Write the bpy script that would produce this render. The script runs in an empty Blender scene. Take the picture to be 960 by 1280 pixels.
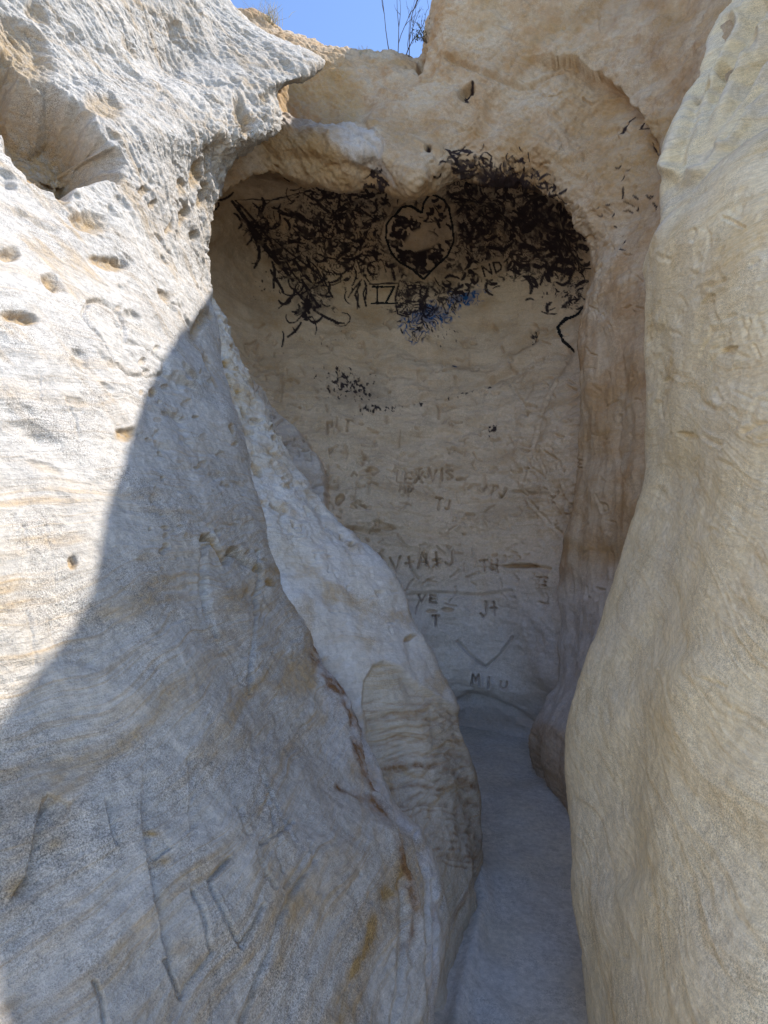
import bpy, math, random
import numpy as np
from mathutils import Vector, Matrix

random.seed(7)
rng = np.random.default_rng(11)
C = bpy.context.scene.collection
SC = bpy.context.scene

# ------------------------------------------------------------------ camera
VFOV = math.radians(85.0)
PITCH = math.radians(5.0)
CAM = np.array([0.0, 0.0, 1.5])
cam_d = bpy.data.cameras.new('camera')
cam = bpy.data.objects.new('camera', cam_d); C.objects.link(cam)
cam.location = CAM
cam.rotation_euler = (math.radians(90) + PITCH, 0, 0)
cam_d.sensor_fit = 'VERTICAL'
cam_d.sensor_height = 24.0
cam_d.lens = 12.0 / math.tan(VFOV / 2)
cam_d.clip_start = 0.02; cam_d.clip_end = 3000
SC.camera = cam

# ------------------------------------------------------------------ light
SUN_AZ = math.radians(80)      # from the view direction (+Y) towards +X
SUN_EL = math.radians(55)
SDIR = np.array([math.sin(SUN_AZ) * math.cos(SUN_EL), math.cos(SUN_AZ) * math.cos(SUN_EL), math.sin(SUN_EL)])
w = bpy.data.worlds.new('World'); SC.world = w; w.use_nodes = True
nt = w.node_tree; nt.nodes.clear()
sky = nt.nodes.new('ShaderNodeTexSky'); sky.sky_type = 'NISHITA'; sky.sun_disc = False
sky.sun_elevation = SUN_EL; sky.sun_rotation = SUN_AZ
sky.altitude = 1500; sky.air_density = 0.6; sky.dust_density = 0.0; sky.ozone_density = 1.6
bg = nt.nodes.new('ShaderNodeBackground'); bg.inputs[1].default_value = 0.15
wo = nt.nodes.new('ShaderNodeOutputWorld')
nt.links.new(sky.outputs[0], bg.inputs[0]); nt.links.new(bg.outputs[0], wo.inputs[0])
sun_d = bpy.data.lights.new('sun', 'SUN'); sun_d.energy = 2.12; sun_d.angle = math.radians(0.5)
sun_d.color = (1.0, 0.97, 0.93)
sun = bpy.data.objects.new('sun', sun_d); C.objects.link(sun)
sun.rotation_euler = Vector(-SDIR).to_track_quat('-Z', 'Y').to_euler()
vs = SC.view_settings
SC.display_settings.display_device = 'sRGB'
vs.view_transform = 'Standard'; vs.look = 'None'; vs.gamma = 1.0; vs.use_curve_mapping = False
vs.exposure = 1.84
SC.cycles.use_denoising = True
SC.cycles.max_bounces = 8
SC.cycles.diffuse_bounces = 5

# ------------------------------------------------------------------ view geometry used to lay out distances
FPX = 640 / math.tan(VFOV / 2)
FW = np.array([0, math.cos(PITCH), math.sin(PITCH)])
UP = np.array([0, -math.sin(PITCH), math.cos(PITCH)])
def P(px, py, Y):
    r = FW + np.array([1.0, 0, 0]) * (px - 480) / FPX + UP * (640 - py) / FPX
    return CAM + r * (Y / r[1])
def proj(p):
    q = p - CAM
    d = q @ FW
    dd = np.where(d > 0.05, d, 0.05)
    return np.stack([480 + q[..., 0] / dd * FPX, 640 - (q @ UP) / dd * FPX], -1), d

# ------------------------------------------------------------------ noise
_perm = np.random.default_rng(3).permutation(256).astype(np.int32)
_perm = np.concatenate([_perm, _perm, _perm])
_g = np.random.default_rng(4).normal(size=(256, 3)); _g /= np.linalg.norm(_g, axis=1)[:, None]
_g = _g.astype(np.float32)
def perlin(p):
    p = np.asarray(p, np.float32)
    i = np.floor(p).astype(np.int32); f = p - i; i &= 255
    u = f * f * f * (f * (f * 6 - 15) + 10)
    def corner(dx, dy, dz):
        h = _perm[_perm[_perm[(i[:, 0] + dx) & 255] + ((i[:, 1] + dy) & 255)] + ((i[:, 2] + dz) & 255)]
        g = _g[h]
        return g[:, 0] * (f[:, 0] - dx) + g[:, 1] * (f[:, 1] - dy) + g[:, 2] * (f[:, 2] - dz)
    def lx(dy, dz):
        a = corner(0, dy, dz); b = corner(1, dy, dz); return a + u[:, 0] * (b - a)
    def ly(dz):
        a = lx(0, dz); b = lx(1, dz); return a + u[:, 1] * (b - a)
    a = ly(0); b = ly(1)
    return (a + u[:, 2] * (b - a)) * 1.6
def fbm(p, s, o=4, g=0.5, off=0.0):
    p = np.asarray(p, np.float32) * s + off
    r = 0; a = 1.0; t = 0
    for k in range(o):
        r = r + a * perlin(p); t += a; a *= g; p = p * 2.03 + 17.3
    return r / t * 1.3
def ridged(p, s, o=3, g=0.5, off=0.0):
    p = np.asarray(p, np.float32) * s + off
    r = 0; a = 1.0; t = 0
    for k in range(o):
        r = r + a * (1 - np.abs(perlin(p)) * 1.6); t += a; a *= g; p = p * 2.1 + 9.1
    return r / t
def sstep(a, b, x):
    t = np.clip((x - a) / (b - a), 0, 1); return t * t * (3 - 2 * t)

# ------------------------------------------------------------------ lofted rock surfaces
def hermite(vals, knots, tq):
    k = np.clip(np.searchsorted(knots, tq, 'right') - 1, 0, len(knots) - 2)
    h = knots[k + 1] - knots[k]; t = ((tq - knots[k]) / h)
    n = len(knots); m = np.zeros_like(vals)
    for i in range(n):
        a = max(i - 1, 0); b = min(i + 1, n - 1)
        if a == i or b == i:
            m[i] = (vals[b] - vals[a]) / (knots[b] - knots[a])
        else:
            h0 = knots[i] - knots[a]; h1 = knots[b] - knots[i]
            m[i] = ((vals[i] - vals[a]) / h0 * h1 + (vals[b] - vals[i]) / h1 * h0) / (h0 + h1)
    sh = (-1,) + (1,) * (vals.ndim - 1)
    t = t.reshape(sh); h = h.reshape(sh)
    h00 = 2 * t**3 - 3 * t**2 + 1; h10 = t**3 - 2 * t**2 + t; h01 = -2 * t**3 + 3 * t**2; h11 = t**3 - t**2
    return h00 * vals[k] + h10 * h * m[k] + h01 * vals[k + 1] + h11 * h * m[k + 1]
def samples(G, axis, step):
    """knots from mean chord, sample positions from the size seen in the picture"""
    A = G if axis == 0 else G.swapaxes(0, 1)
    ch = np.linalg.norm(np.diff(A, axis=0), axis=2)
    knots = np.concatenate([[0], np.cumsum(np.maximum(ch.mean(1), 0.02))])
    px, d = proj(A)
    px = np.stack([np.clip(px[..., 0], -30, 990), np.clip(px[..., 1], -30, 1310)], -1)
    px[d < 0.25] = np.nan
    L = np.linalg.norm(np.diff(px, axis=0), axis=2)
    L = np.where(np.isnan(L), 0, L)
    L = np.sort(L, axis=1)[:, -max(2, L.shape[1] // 4):].mean(1)
    out = []
    for k in range(len(knots) - 1):
        n = int(np.clip(max(L[k] / step, ch[k].mean() / 0.12), 4, 600))
        out.append(knots[k] + (knots[k + 1] - knots[k]) * np.arange(n) / n)
    out.append(knots[-1:])
    return knots, np.concatenate(out)
def loft(G, step=1.3):
    G = np.asarray(G, float)
    kr, tr = samples(G, 0, step); kc, tc = samples(G, 1, step)
    A = hermite(G, kr, tr)
    A = hermite(A.swapaxes(0, 1), kc, tc).swapaxes(0, 1)
    return A                                   # rows x cols x 3
def normals(A):
    dr = np.gradient(A, axis=0); dc = np.gradient(A, axis=1)
    n = np.cross(dr, dc); n /= np.linalg.norm(n, axis=2)[..., None] + 1e-12
    return n
def build(name, A, mat, attrs=None, parent=None):
    R, Cc = A.shape[:2]
    me = bpy.data.meshes.new(name)
    me.vertices.add(R * Cc); me.vertices.foreach_set('co', A.reshape(-1).astype(np.float32))
    idx = np.arange(R * Cc).reshape(R, Cc)
    q = np.stack([idx[:-1, :-1], idx[1:, :-1], idx[1:, 1:], idx[:-1, 1:]], -1).reshape(-1, 4)
    return finish(name, me, q, mat, attrs, parent)
def finish(name, me, q, mat, attrs=None, parent=None):
    n = len(q)
    me.loops.add(n * 4); me.polygons.add(n)
    me.loops.foreach_set('vertex_index', q.reshape(-1).astype(np.int32))
    me.polygons.foreach_set('loop_start', (np.arange(n) * 4).astype(np.int32))
    me.polygons.foreach_set('loop_total', np.full(n, 4, np.int32))
    me.update(calc_edges=True)
    me.shade_smooth()
    for k, v in (attrs or {}).items():
        a = me.attributes.new(k, 'FLOAT', 'POINT'); a.data.foreach_set('value', np.asarray(v, np.float32).reshape(-1))
    me.materials.append(mat)
    o = bpy.data.objects.new(name, me); C.objects.link(o)
    if parent: o.parent = parent
    return o
def tag(o, label=None, cat=None, group=None, kind=None):
    for k, v in (('label', label), ('category', cat), ('group', group), ('kind', kind)):
        if v: o[k] = v
    return o

# ------------------------------------------------------------------ features cut into the rock
def near(px, x0, y0, x1, y1, m):
    return np.where((px[:, 0] > x0 - m) & (px[:, 0] < x1 + m) & (px[:, 1] > y0 - m) & (px[:, 1] < y1 + m))[0]
def seg_dist(p, pts):
    best = np.full(len(p), 1e9)
    for a, b in zip(pts[:-1], pts[1:]):
        a = np.asarray(a, float); b = np.asarray(b, float)
        ab = b - a; t = np.clip(((p - a) @ ab) / (ab @ ab + 1e-9), 0, 1)
        best = np.minimum(best, np.linalg.norm(p - a - t[:, None] * ab, axis=1))
    return best
def groove(disp, px, pts, wd=2.2, depth=0.012, lip=0.25, wob=None):
    a = np.asarray(pts, float)
    i = near(px, a[:, 0].min(), a[:, 1].min(), a[:, 0].max(), a[:, 1].max(), wd * 4)
    if not len(i): return
    q = px[i]
    if wob is not None: q = q + wob[i]
    d = seg_dist(q, a)
    dq = depth[i] if isinstance(depth, np.ndarray) else depth
    disp[i] -= dq * (np.exp(-(d / wd) ** 2) - lip * np.exp(-((d - wd * 2) / wd) ** 2))
def step_line(disp, px, pts, fall, depth, wob=None):
    """a cut whose one side falls away (right-hand side of the drawn line is lower and fades back)"""
    a = np.asarray(pts, float)
    i = near(px, a[:, 0].min(), a[:, 1].min(), a[:, 0].max(), a[:, 1].max(), fall * 1.5)
    if not len(i): return
    q = px[i] + (wob[i] if wob is not None else 0)
    best = np.full(len(i), 1e9); sg = np.ones(len(i))
    for s, e in zip(a[:-1], a[1:]):
        ab = e - s; t = np.clip(((q - s) @ ab) / (ab @ ab + 1e-9), 0, 1)
        r = q - s - t[:, None] * ab; d = np.linalg.norm(r, axis=1)
        c = ab[0] * r[:, 1] - ab[1] * r[:, 0]
        m = d < best; best[m] = d[m]; sg[m] = np.sign(c[m])
    L = np.linalg.norm(a[-1] - a[0])
    u = ((q - a[0]) @ (a[-1] - a[0])) / (L * L + 1e-9)
    endf = sstep(-.02, .12, u) * (1 - sstep(.88, 1.02, u))
    disp[i] -= np.where(sg > 0, depth * np.exp(-best / fall), 0) * endf * sstep(-1.2, 1.2, best * sg)
def pit(disp, stain_shade, px, cx, cy, rx, ry, ang=0, depth=0.05, st=0.8, wob=None, sharp=0.55):
    i = near(px, cx, cy, cx, cy, max(rx, ry) * 1.7)
    if not len(i): return
    q = px[i] - (cx, cy)
    if wob is not None: q = q + wob[i] * min(1.0, max(rx, ry) / 12)
    c, s = math.cos(ang), math.sin(ang)
    x = (q[:, 0] * c + q[:, 1] * s) / rx; y = (-q[:, 0] * s + q[:, 1] * c) / ry
    # steep under the upper rim, easing out below
    r = np.sqrt(x * x + np.where(y < 0, y * y, y * y * 0.75))
    lo = np.where(y < 0, .72, .12) * (sharp / .55); lo = np.minimum(lo, .85)
    m = 1 - np.clip((r - lo) / (1.05 - lo), 0, 1); m = m * m * (3 - 2 * m)
    disp[i] -= depth * m
    stain_shade[i] = np.maximum(stain_shade[i], st * (1 - sstep(sharp + .1, 1.1, r)))
def inside(px, poly, soft):
    """soft polygon mask"""
    a = np.asarray(poly, float); n = len(px)
    c = np.zeros(n, bool)
    for (x1, y1), (x2, y2) in zip(a, np.roll(a, -1, 0)):
        cond = ((y1 > px[:, 1]) != (y2 > px[:, 1])) & (px[:, 0] < (x2 - x1) * (px[:, 1] - y1) / (y2 - y1 + 1e-9) + x1)
        c ^= cond
    d = seg_dist(px, list(a) + [a[0]])
    return sstep(-soft, soft, np.where(c, d, -d))

FONT = {
 'I': [[(.5, 0), (.5, 1)]], 'L': [[(.1, 0), (.1, 1), (.8, 1)]], 'T': [[(0, 0), (1, 0)], [(.5, 0), (.5, 1)]],
 'J': [[(.8, 0), (.75, .8), (.45, 1), (.1, .8)]], 'V': [[(0, 0), (.5, 1), (1, 0)]],
 'A': [[(0, 1), (.5, 0), (1, 1)], [(.2, .62), (.82, .62)]], '+': [[(.1, .5), (.9, .5)], [(.5, .1), (.5, .9)]],
 'E': [[(.9, 0), (.1, 0), (.1, 1), (.9, 1)], [(.1, .5), (.75, .5)]], 'X': [[(0, 0), (1, 1)], [(1, 0), (0, 1)]],
 'M': [[(0, 1), (.15, 0), (.5, .6), (.85, 0), (1, 1)]], 'D': [[(.1, 0), (.1, 1), (.7, .85), (.85, .5), (.7, .15), (.1, 0)]],
 'K': [[(.1, 0), (.1, 1)], [(.9, 0), (.1, .55), (.9, 1)]], 'Z': [[(0, 0), (1, 0), (0, 1), (1, 1)]],
 'U': [[(.1, 0), (.1, .75), (.35, 1), (.7, 1), (.9, .75), (.9, 0)]], 'S': [[(.9, .1), (.5, 0), (.1, .25), (.85, .7), (.5, 1), (.1, .9)]],
 'H': [[(.1, 0), (.1, 1)], [(.9, 0), (.9, 1)], [(.1, .5), (.9, .5)]],
 'O': [[(.5, 0), (.1, .3), (.1, .7), (.5, 1), (.9, .7), (.9, .3), (.5, 0)]], 'P': [[(.1, 1), (.1, 0), (.75, .05), (.8, .4), (.1, .5)]],
 'R': [[(.1, 1), (.1, 0), (.75, .05), (.8, .4), (.1, .5), (.85, 1)]], 'N': [[(.1, 1), (.1, 0), (.9, 1), (.9, 0)]],
 'C': [[(.9, .15), (.5, 0), (.1, .4), (.15, .8), (.5, 1), (.9, .85)]], 'Y': [[(0, 0), (.5, .5), (1, 0)], [(.5, .5), (.5, 1)]],
}
def text_strokes(s, x, y, cw, h, gap=1.35, rot=0.0, jit=0.0):
    out = []
    c, sn = math.cos(rot), math.sin(rot)
    for k, ch in enumerate(s):
        for st in FONT.get(ch, []):
            out.append([(x + c * (k * cw * gap + u * cw) - sn * v * h + random.uniform(-jit, jit),
                         y + sn * (k * cw * gap + u * cw) + c * v * h + random.uniform(-jit, jit)) for u, v in st])
    return out

# ------------------------------------------------------------------ materials
def rock_mat(name, base, ochre=(0.40, 0.26, 0.11), pale=(0.60, 0.575, 0.55), bed=(0.25, 0.1, 1.0), bedscale=16,
             bedamt=0.5, mottle=0.35, grain=0.5, grain_scale=230, bump=0.5, second=None, rust=(0.22, 0.11, 0.045), streak=0.10):
    m = bpy.data.materials.new(name); m.use_nodes = True
    t = m.node_tree; N = t.nodes; Lk = t.links; N.clear()
    def nd(ty, **k):
        n = N.new(ty)
        for a, b in k.items(): setattr(n, a, b)
        return n
    def mix(fac, a, b, blend='MIX'):
        n = nd('ShaderNodeMix', data_type='RGBA', blend_type=blend)
        for s, v in ((0, fac), (6, a), (7, b)):
            if isinstance(v, (int, float)): n.inputs[s].default_value = v
            elif isinstance(v, tuple): n.inputs[s].default_value = (*v, 1)
            else: Lk.new(v, n.inputs[s])
        return n.outputs[2]
    def noise(vec, scale, detail=4, rough=0.55, dist=0.0):
        n = nd('ShaderNodeTexNoise'); n.inputs['Scale'].default_value = scale; n.inputs['Detail'].default_value = detail
        n.inputs['Roughness'].default_value = rough; n.inputs['Distortion'].default_value = dist
        Lk.new(vec, n.inputs['Vector']); return n.outputs['Fac']
    def ramp(v, a, b, lo=0.0, hi=1.0):
        n = nd('ShaderNodeMapRange', interpolation_type='SMOOTHSTEP')
        for s, x in ((1, a), (2, b), (3, lo), (4, hi)): n.inputs[s].default_value = x
        Lk.new(v, n.inputs[0]); return n.outputs[0]
    def math_(op, a, b):
        n = nd('ShaderNodeMath', operation=op)
        for s, v in ((0, a), (1, b)):
            if isinstance(v, (int, float)): n.inputs[s].default_value = v
            else: Lk.new(v, n.inputs[s])
        return n.outputs[0]
    pos = nd('ShaderNodeNewGeometry').outputs['Position']
    # bedding space: turn so that z runs across the layers, then squash along them
    b = Vector(bed).normalized(); q = b.rotation_difference(Vector((0, 0, 1))).to_euler()
    mp0 = nd('ShaderNodeMapping'); mp0.inputs['Rotation'].default_value = q; Lk.new(pos, mp0.inputs[0])
    wn = nd('ShaderNodeTexNoise'); wn.inputs['Scale'].default_value = 1.3; wn.inputs['Detail'].default_value = 3
    Lk.new(pos, wn.inputs['Vector'])
    vm = nd('ShaderNodeVectorMath', operation='MULTIPLY_ADD'); vm.inputs[1].default_value = (0.35, 0.35, 0.30)
    Lk.new(wn.outputs['Color'], vm.inputs[0]); Lk.new(mp0.outputs[0], vm.inputs[2])
    mp = nd('ShaderNodeMapping'); mp.inputs['Scale'].default_value = (0.9, 0.9, bedscale); Lk.new(vm.outputs[0], mp.inputs[0])
    beds = noise(mp.outputs[0], 1.0, 6, 0.62)
    mp2 = nd('ShaderNodeMapping'); mp2.inputs['Scale'].default_value = (2.2, 2.2, bedscale * 4.5); Lk.new(vm.outputs[0], mp2.inputs[0])
    beds2 = noise(mp2.outputs[0], 1.0, 4, 0.6)
    mott = noise(pos, 3.2, 6, 0.62, 0.4)
    fine = noise(pos, 38, 5, 0.65)
    gr = noise(pos, grain_scale, 3, 0.7)
    gr2 = noise(pos, grain_scale * 2.3, 2, .6); gr = math_('ADD', math_('MULTIPLY', gr, .6), math_('MULTIPLY', gr2, .4))
    at = {}
    for k in ('stain_shade', 'pale', 'dark', 'rust', 'blue'):
        a = nd('ShaderNodeAttribute', attribute_name=k); at[k] = a.outputs['Fac']
    col = mix(ramp(mott, .38, .66, 0, 1), base, second or tuple(c * .86 for c in base))
    bf = math_('MULTIPLY', ramp(beds, .5, .72), bedamt)
    bf = math_('MULTIPLY', bf, ramp(fine, .3, .62, .35, 1.0))
    col = mix(bf, col, ochre)
    bf2 = math_('MULTIPLY', ramp(beds2, .52, .75), bedamt * .7)
    col = mix(bf2, col, ochre)
    col = mix(math_('MULTIPLY', at['pale'], ramp(fine, .25, .5, .75, 1)), col, pale)
    stf = math_('MULTIPLY', at['stain_shade'], ramp(fine, .28, .6, .45, 1.0))
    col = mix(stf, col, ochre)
    col = mix(math_('MULTIPLY', at['rust'], ramp(fine, .3, .62, .3, 1.0)), col, rust)
    # brightness of grains and patches
    gm = ramp(noise(pos, 4.5, 4, .6), .36, .66, .25, 1.25)
    gr_c = math_('MULTIPLY', math_('SUBTRACT', ramp(gr, .28, .72, 1 - grain * .5, 1 + grain * .35), 1.0), gm)
    br = math_('ADD', math_('ADD', gr_c, 1.0), ramp(fine, .25, .75, -mottle * .3, mottle * .25))
    cb = nd('ShaderNodeCombineColor'); [Lk.new(br, cb.inputs[i]) for i in range(3)]
    col = mix(1.0, col, cb.outputs[0], 'MULTIPLY')
    mp3 = nd('ShaderNodeMapping'); mp3.inputs['Scale'].default_value = (34, 34, 150); Lk.new(vm.outputs[0], mp3.inputs[0])
    st_ = noise(mp3.outputs[0], 1.0, 4, .7)
    sb = ramp(st_, .34, .66, 1 - streak * .7, 1 + streak * .35)
    cs = nd('ShaderNodeCombineColor'); [Lk.new(sb, cs.inputs[i]) for i in range(3)]
    col = mix(1.0, col, cs.outputs[0], 'MULTIPLY')
    col = mix(at['blue'], col, (0.016, 0.08, 0.22))
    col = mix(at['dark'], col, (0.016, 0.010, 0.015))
    hb = math_('ADD', math_('MULTIPLY', gr, .5), math_('ADD', math_('MULTIPLY', fine, 1.6), math_('ADD', math_('MULTIPLY', beds2, .9), math_('MULTIPLY', st_, streak * .8))))
    bp = nd('ShaderNodeBump'); bp.inputs['Strength'].default_value = bump; bp.inputs['Distance'].default_value = 0.006
    Lk.new(hb, bp.inputs['Height'])
    bs = nd('ShaderNodeBsdfPrincipled'); bs.inputs['Roughness'].default_value = 0.92
    bs.inputs['Specular IOR Level'].default_value = 0.15
    Lk.new(col, bs.inputs['Base Color']); Lk.new(bp.outputs[0], bs.inputs['Normal'])
    o = nd('ShaderNodeOutputMaterial'); Lk.new(bs.outputs[0], o.inputs[0])
    return m
def plain_mat(name, col, rough=0.8, var=0.3, scale=30):
    m = bpy.data.materials.new(name); m.use_nodes = True
    t = m.node_tree; bs = t.nodes['Principled BSDF']
    n = t.nodes.new('ShaderNodeTexNoise'); n.inputs['Scale'].default_value = scale; n.inputs['Detail'].default_value = 4
    r = t.nodes.new('ShaderNodeValToRGB')
    r.color_ramp.elements[0].position = .3; r.color_ramp.elements[1].position = .7
    r.color_ramp.elements[0].color = (*[c * (1 - var) for c in col], 1); r.color_ramp.elements[1].color = (*[c * (1 + var) for c in col], 1)
    g = t.nodes.new('ShaderNodeNewGeometry'); t.links.new(g.outputs['Position'], n.inputs['Vector'])
    t.links.new(n.outputs['Fac'], r.inputs[0]); t.links.new(r.outputs[0], bs.inputs['Base Color'])
    bs.inputs['Roughness'].default_value = rough; bs.inputs['Specular IOR Level'].default_value = .2
    return m

M_WALL = rock_mat('pale_sandstone', (0.525, 0.475, 0.405), bed=(-0.35, -0.06, 1.0), bedscale=15, bedamt=.8, grain=1.3, grain_scale=280, bump=1.1, mottle=.55, streak=.17, second=(.44, .395, .335))
M_FIN = rock_mat('banded_sandstone', (0.55, 0.475, 0.375), bed=(0.12, -0.1, 1.0), bedscale=26, bedamt=.75, grain=.6, grain_scale=160, bump=.5)
M_ALC = rock_mat('brown_sandstone', (0.68, 0.53, 0.375), ochre=(0.42, 0.27, 0.135), pale=(.57, .54, .52), bed=(0.1, 0.0, 1.0), bedscale=9, bedamt=.4, grain=.4, grain_scale=90, bump=.55)
M_BROW = rock_mat('tan_sandstone', (0.52, 0.40, 0.275), ochre=(0.40, 0.25, 0.11), pale=(.56, .53, .51), bed=(0.5, 0.0, 1.0), bedscale=6, bedamt=.7, grain=.4, grain_scale=100, bump=.7, second=(.43, .28, .155))
M_BUT = rock_mat('yellow_sandstone', (0.86, 0.73, 0.49), ochre=(0.62, 0.43, 0.19), bed=(-0.3, -0.36, 1.0), bedscale=24, bedamt=.5, grain=.95, grain_scale=280, bump=.7, mottle=.20, streak=.20, second=(.83, .72, .52))
M_FLOOR = rock_mat('grey_sandstone', (0.60, 0.54, 0.45), ochre=(.48, .40, .29), bed=(0, 0, 1), bedscale=4, bedamt=.2, grain=.6, grain_scale=170, bump=.35, mottle=.6, second=(.50, .455, .39))
M_BLACK = plain_mat('black_soot_paint', (0.010, 0.009, 0.010), .75, .4, 40)
M_BLUE = plain_mat('blue_paint', (0.015, 0.05, 0.14), .7, .5, 40)

def wobble(P3, s=9.0, amt=3.0):
    return np.stack([fbm(P3, s, 3), fbm(P3, s, 3, off=40.0)], -1) * amt
def interp(y, tab, c):
    ys = [r[0] for r in tab]; return float(np.interp(y, ys, [r[c] for r in tab]))

# ================================================================== LEFT WALL
#       y,  crest x, Y at left edge, Y at crest, bulge
LW = [(-150, 262, 2.25, 3.55, .05), (-60, 275, 2.18, 3.45, .05), (8, 292, 2.10, 3.45, .05), (50, 350, 2.05, 3.60, .05), (78, 404, 2.00, 3.70, .05), (92, 394, 1.98, 3.66, .05),
      (112, 350, 1.94, 3.48, .05), (160, 352, 1.86, 3.42, .08), (203, 292, 1.80, 3.30, .08), (240, 279, 1.74, 3.28, .08),
      (310, 265, 1.62, 3.22, .10), (390, 268, 1.50, 3.12, .12), (470, 284, 1.40, 2.98, .12), (560, 308, 1.32, 2.82, .12),
      (640, 334, 1.25, 2.68, .12), (720, 354, 1.19, 2.55, .12), (800, 396, 1.14, 2.42, .12), (880, 440, 1.09, 2.30, .12),
      (940, 467, 1.05, 2.20, .12), (1000, 498, 1.00, 2.08, .12), (1055, 536, .965, 1.97, .12), (1130, 552, .93, 1.86, .12),
      (1200, 548, .90, 1.74, .10), (1290, 534, .86, 1.58, .08), (1420, 530, .80, 1.42, .06)]
FR = [0, .14, .3, .46, .62, .78, .90, .97, 1.0]
rows = []
for (y, cx, yl, yc, bl) in LW:
    pts = []
    for f in FR:
        cs_ = cx + (float(np.interp(y, [-60, 8, 160, 203], [275, 296, 322, 292])) - cx if 8 < y < 203 else 0) * (1 - sstep(.8, .96, f))
        px = -25 + (cs_ + 25) * f
        yy = 1.0 / ((1 - f) / yl + f / yc) - bl * math.sin(math.pi * f ** 1.5)
        if f == .97: yy -= .03
        pts.append(P(px, y, yy))
    L0 = pts[0]
    back = [np.array([L0[0] - .55, -3.2, L0[2] * .75]), np.array([L0[0] - .25, -1.0, L0[2] * .9]), np.array([L0[0] - .06, .35, L0[2]])]
    wrap = [P(cx - 7, y, yc + .18), P(cx - 40, y, yc + .55), P(cx - 110, y, yc + 1.0)]
    rows.append(back + pts + wrap)
G = np.array(rows)
top1 = G[0] + np.array([-.35, .25, .55]); top2 = G[0] + np.array([-1.6, .7, .95]); top3 = G[0] + np.array([-7, 2.0, 1.2])
bot = G[-1].copy(); bot[:, 2] = -.25; bot[:, 0] += .03
G = np.concatenate([[top3], [top2], [top1], G, [bot]])
A = loft(G, 1.15)
WALL_BASE = A
n = normals(A)
P3 = A.reshape(-1, 3); px, dep = proj(P3)
wb = wobble(P3)
disp = np.zeros(len(P3)); stain_shade = np.zeros(len(P3)); pale = np.zeros(len(P3)); rust = np.zeros(len(P3))
rough = np.clip(1 - sstep(180, 420, px[:, 1] + (px[:, 0] - 150) * -.6), 0, 1)            # upper right is rough
edge = np.exp(-((np.maximum(0, 300 - px[:, 0])) / 70) ** 2) * (1 - sstep(300, 420, px[:, 1])) * sstep(60, 160, px[:, 1])
disp += fbm(P3, 1.6, 3) * .045 + fbm(P3, 5, 4, off=5) * .014
scr = P3 @ np.array([[.8, 0, .6], [0, 1, 0], [-.6, 0, .8]]).T
al = P3[:, 1] * .64 - P3[:, 2] * .77; ac = P3[:, 1] * .77 + P3[:, 2] * .64
sk = np.stack([al * 3.2 + fbm(P3, 4, 2) * .5, ac * 19.0, P3[:, 0] * 6], -1)
disp += rough * (fbm(sk, 1.0, 5, .66, off=9) * .016 + fbm(P3, 34, 4, .6, off=19) * .0055 - np.maximum(0, ridged(sk, .55, 3, off=29) - .78) * .06)
fl = ridged(P3 * (1, 1, .35), 9, 3, off=3.0)
disp += edge * ((ridged(P3 * (1, 1, .45), 9, 4, .5, off=3.0) - .6) * .055 + (ridged(P3, 26, 3, .6, off=201) - .6) * .012)
bedc = P3 @ (np.array([-.35, -.06, 1.0]) / 1.06)
bw = bedc + fbm(P3, 1.2, 3) * .12
bl = fbm(np.stack([bw * 22, P3[:, 1] * .8, P3[:, 0] * .8], -1), 1, 4, .6)
disp += bl * .0045
low = sstep(420, 640, px[:, 1])
# dimpled weathering, bigger hollows
disp += -np.maximum(0, fbm(P3 * (1, .8, 1.3), 6.5, 3, off=21) - .30) * .075 * (1 - low * .7)
disp += low * fbm(P3 * (1, 1, .6), 24, 3, off=31) * .0022
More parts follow.
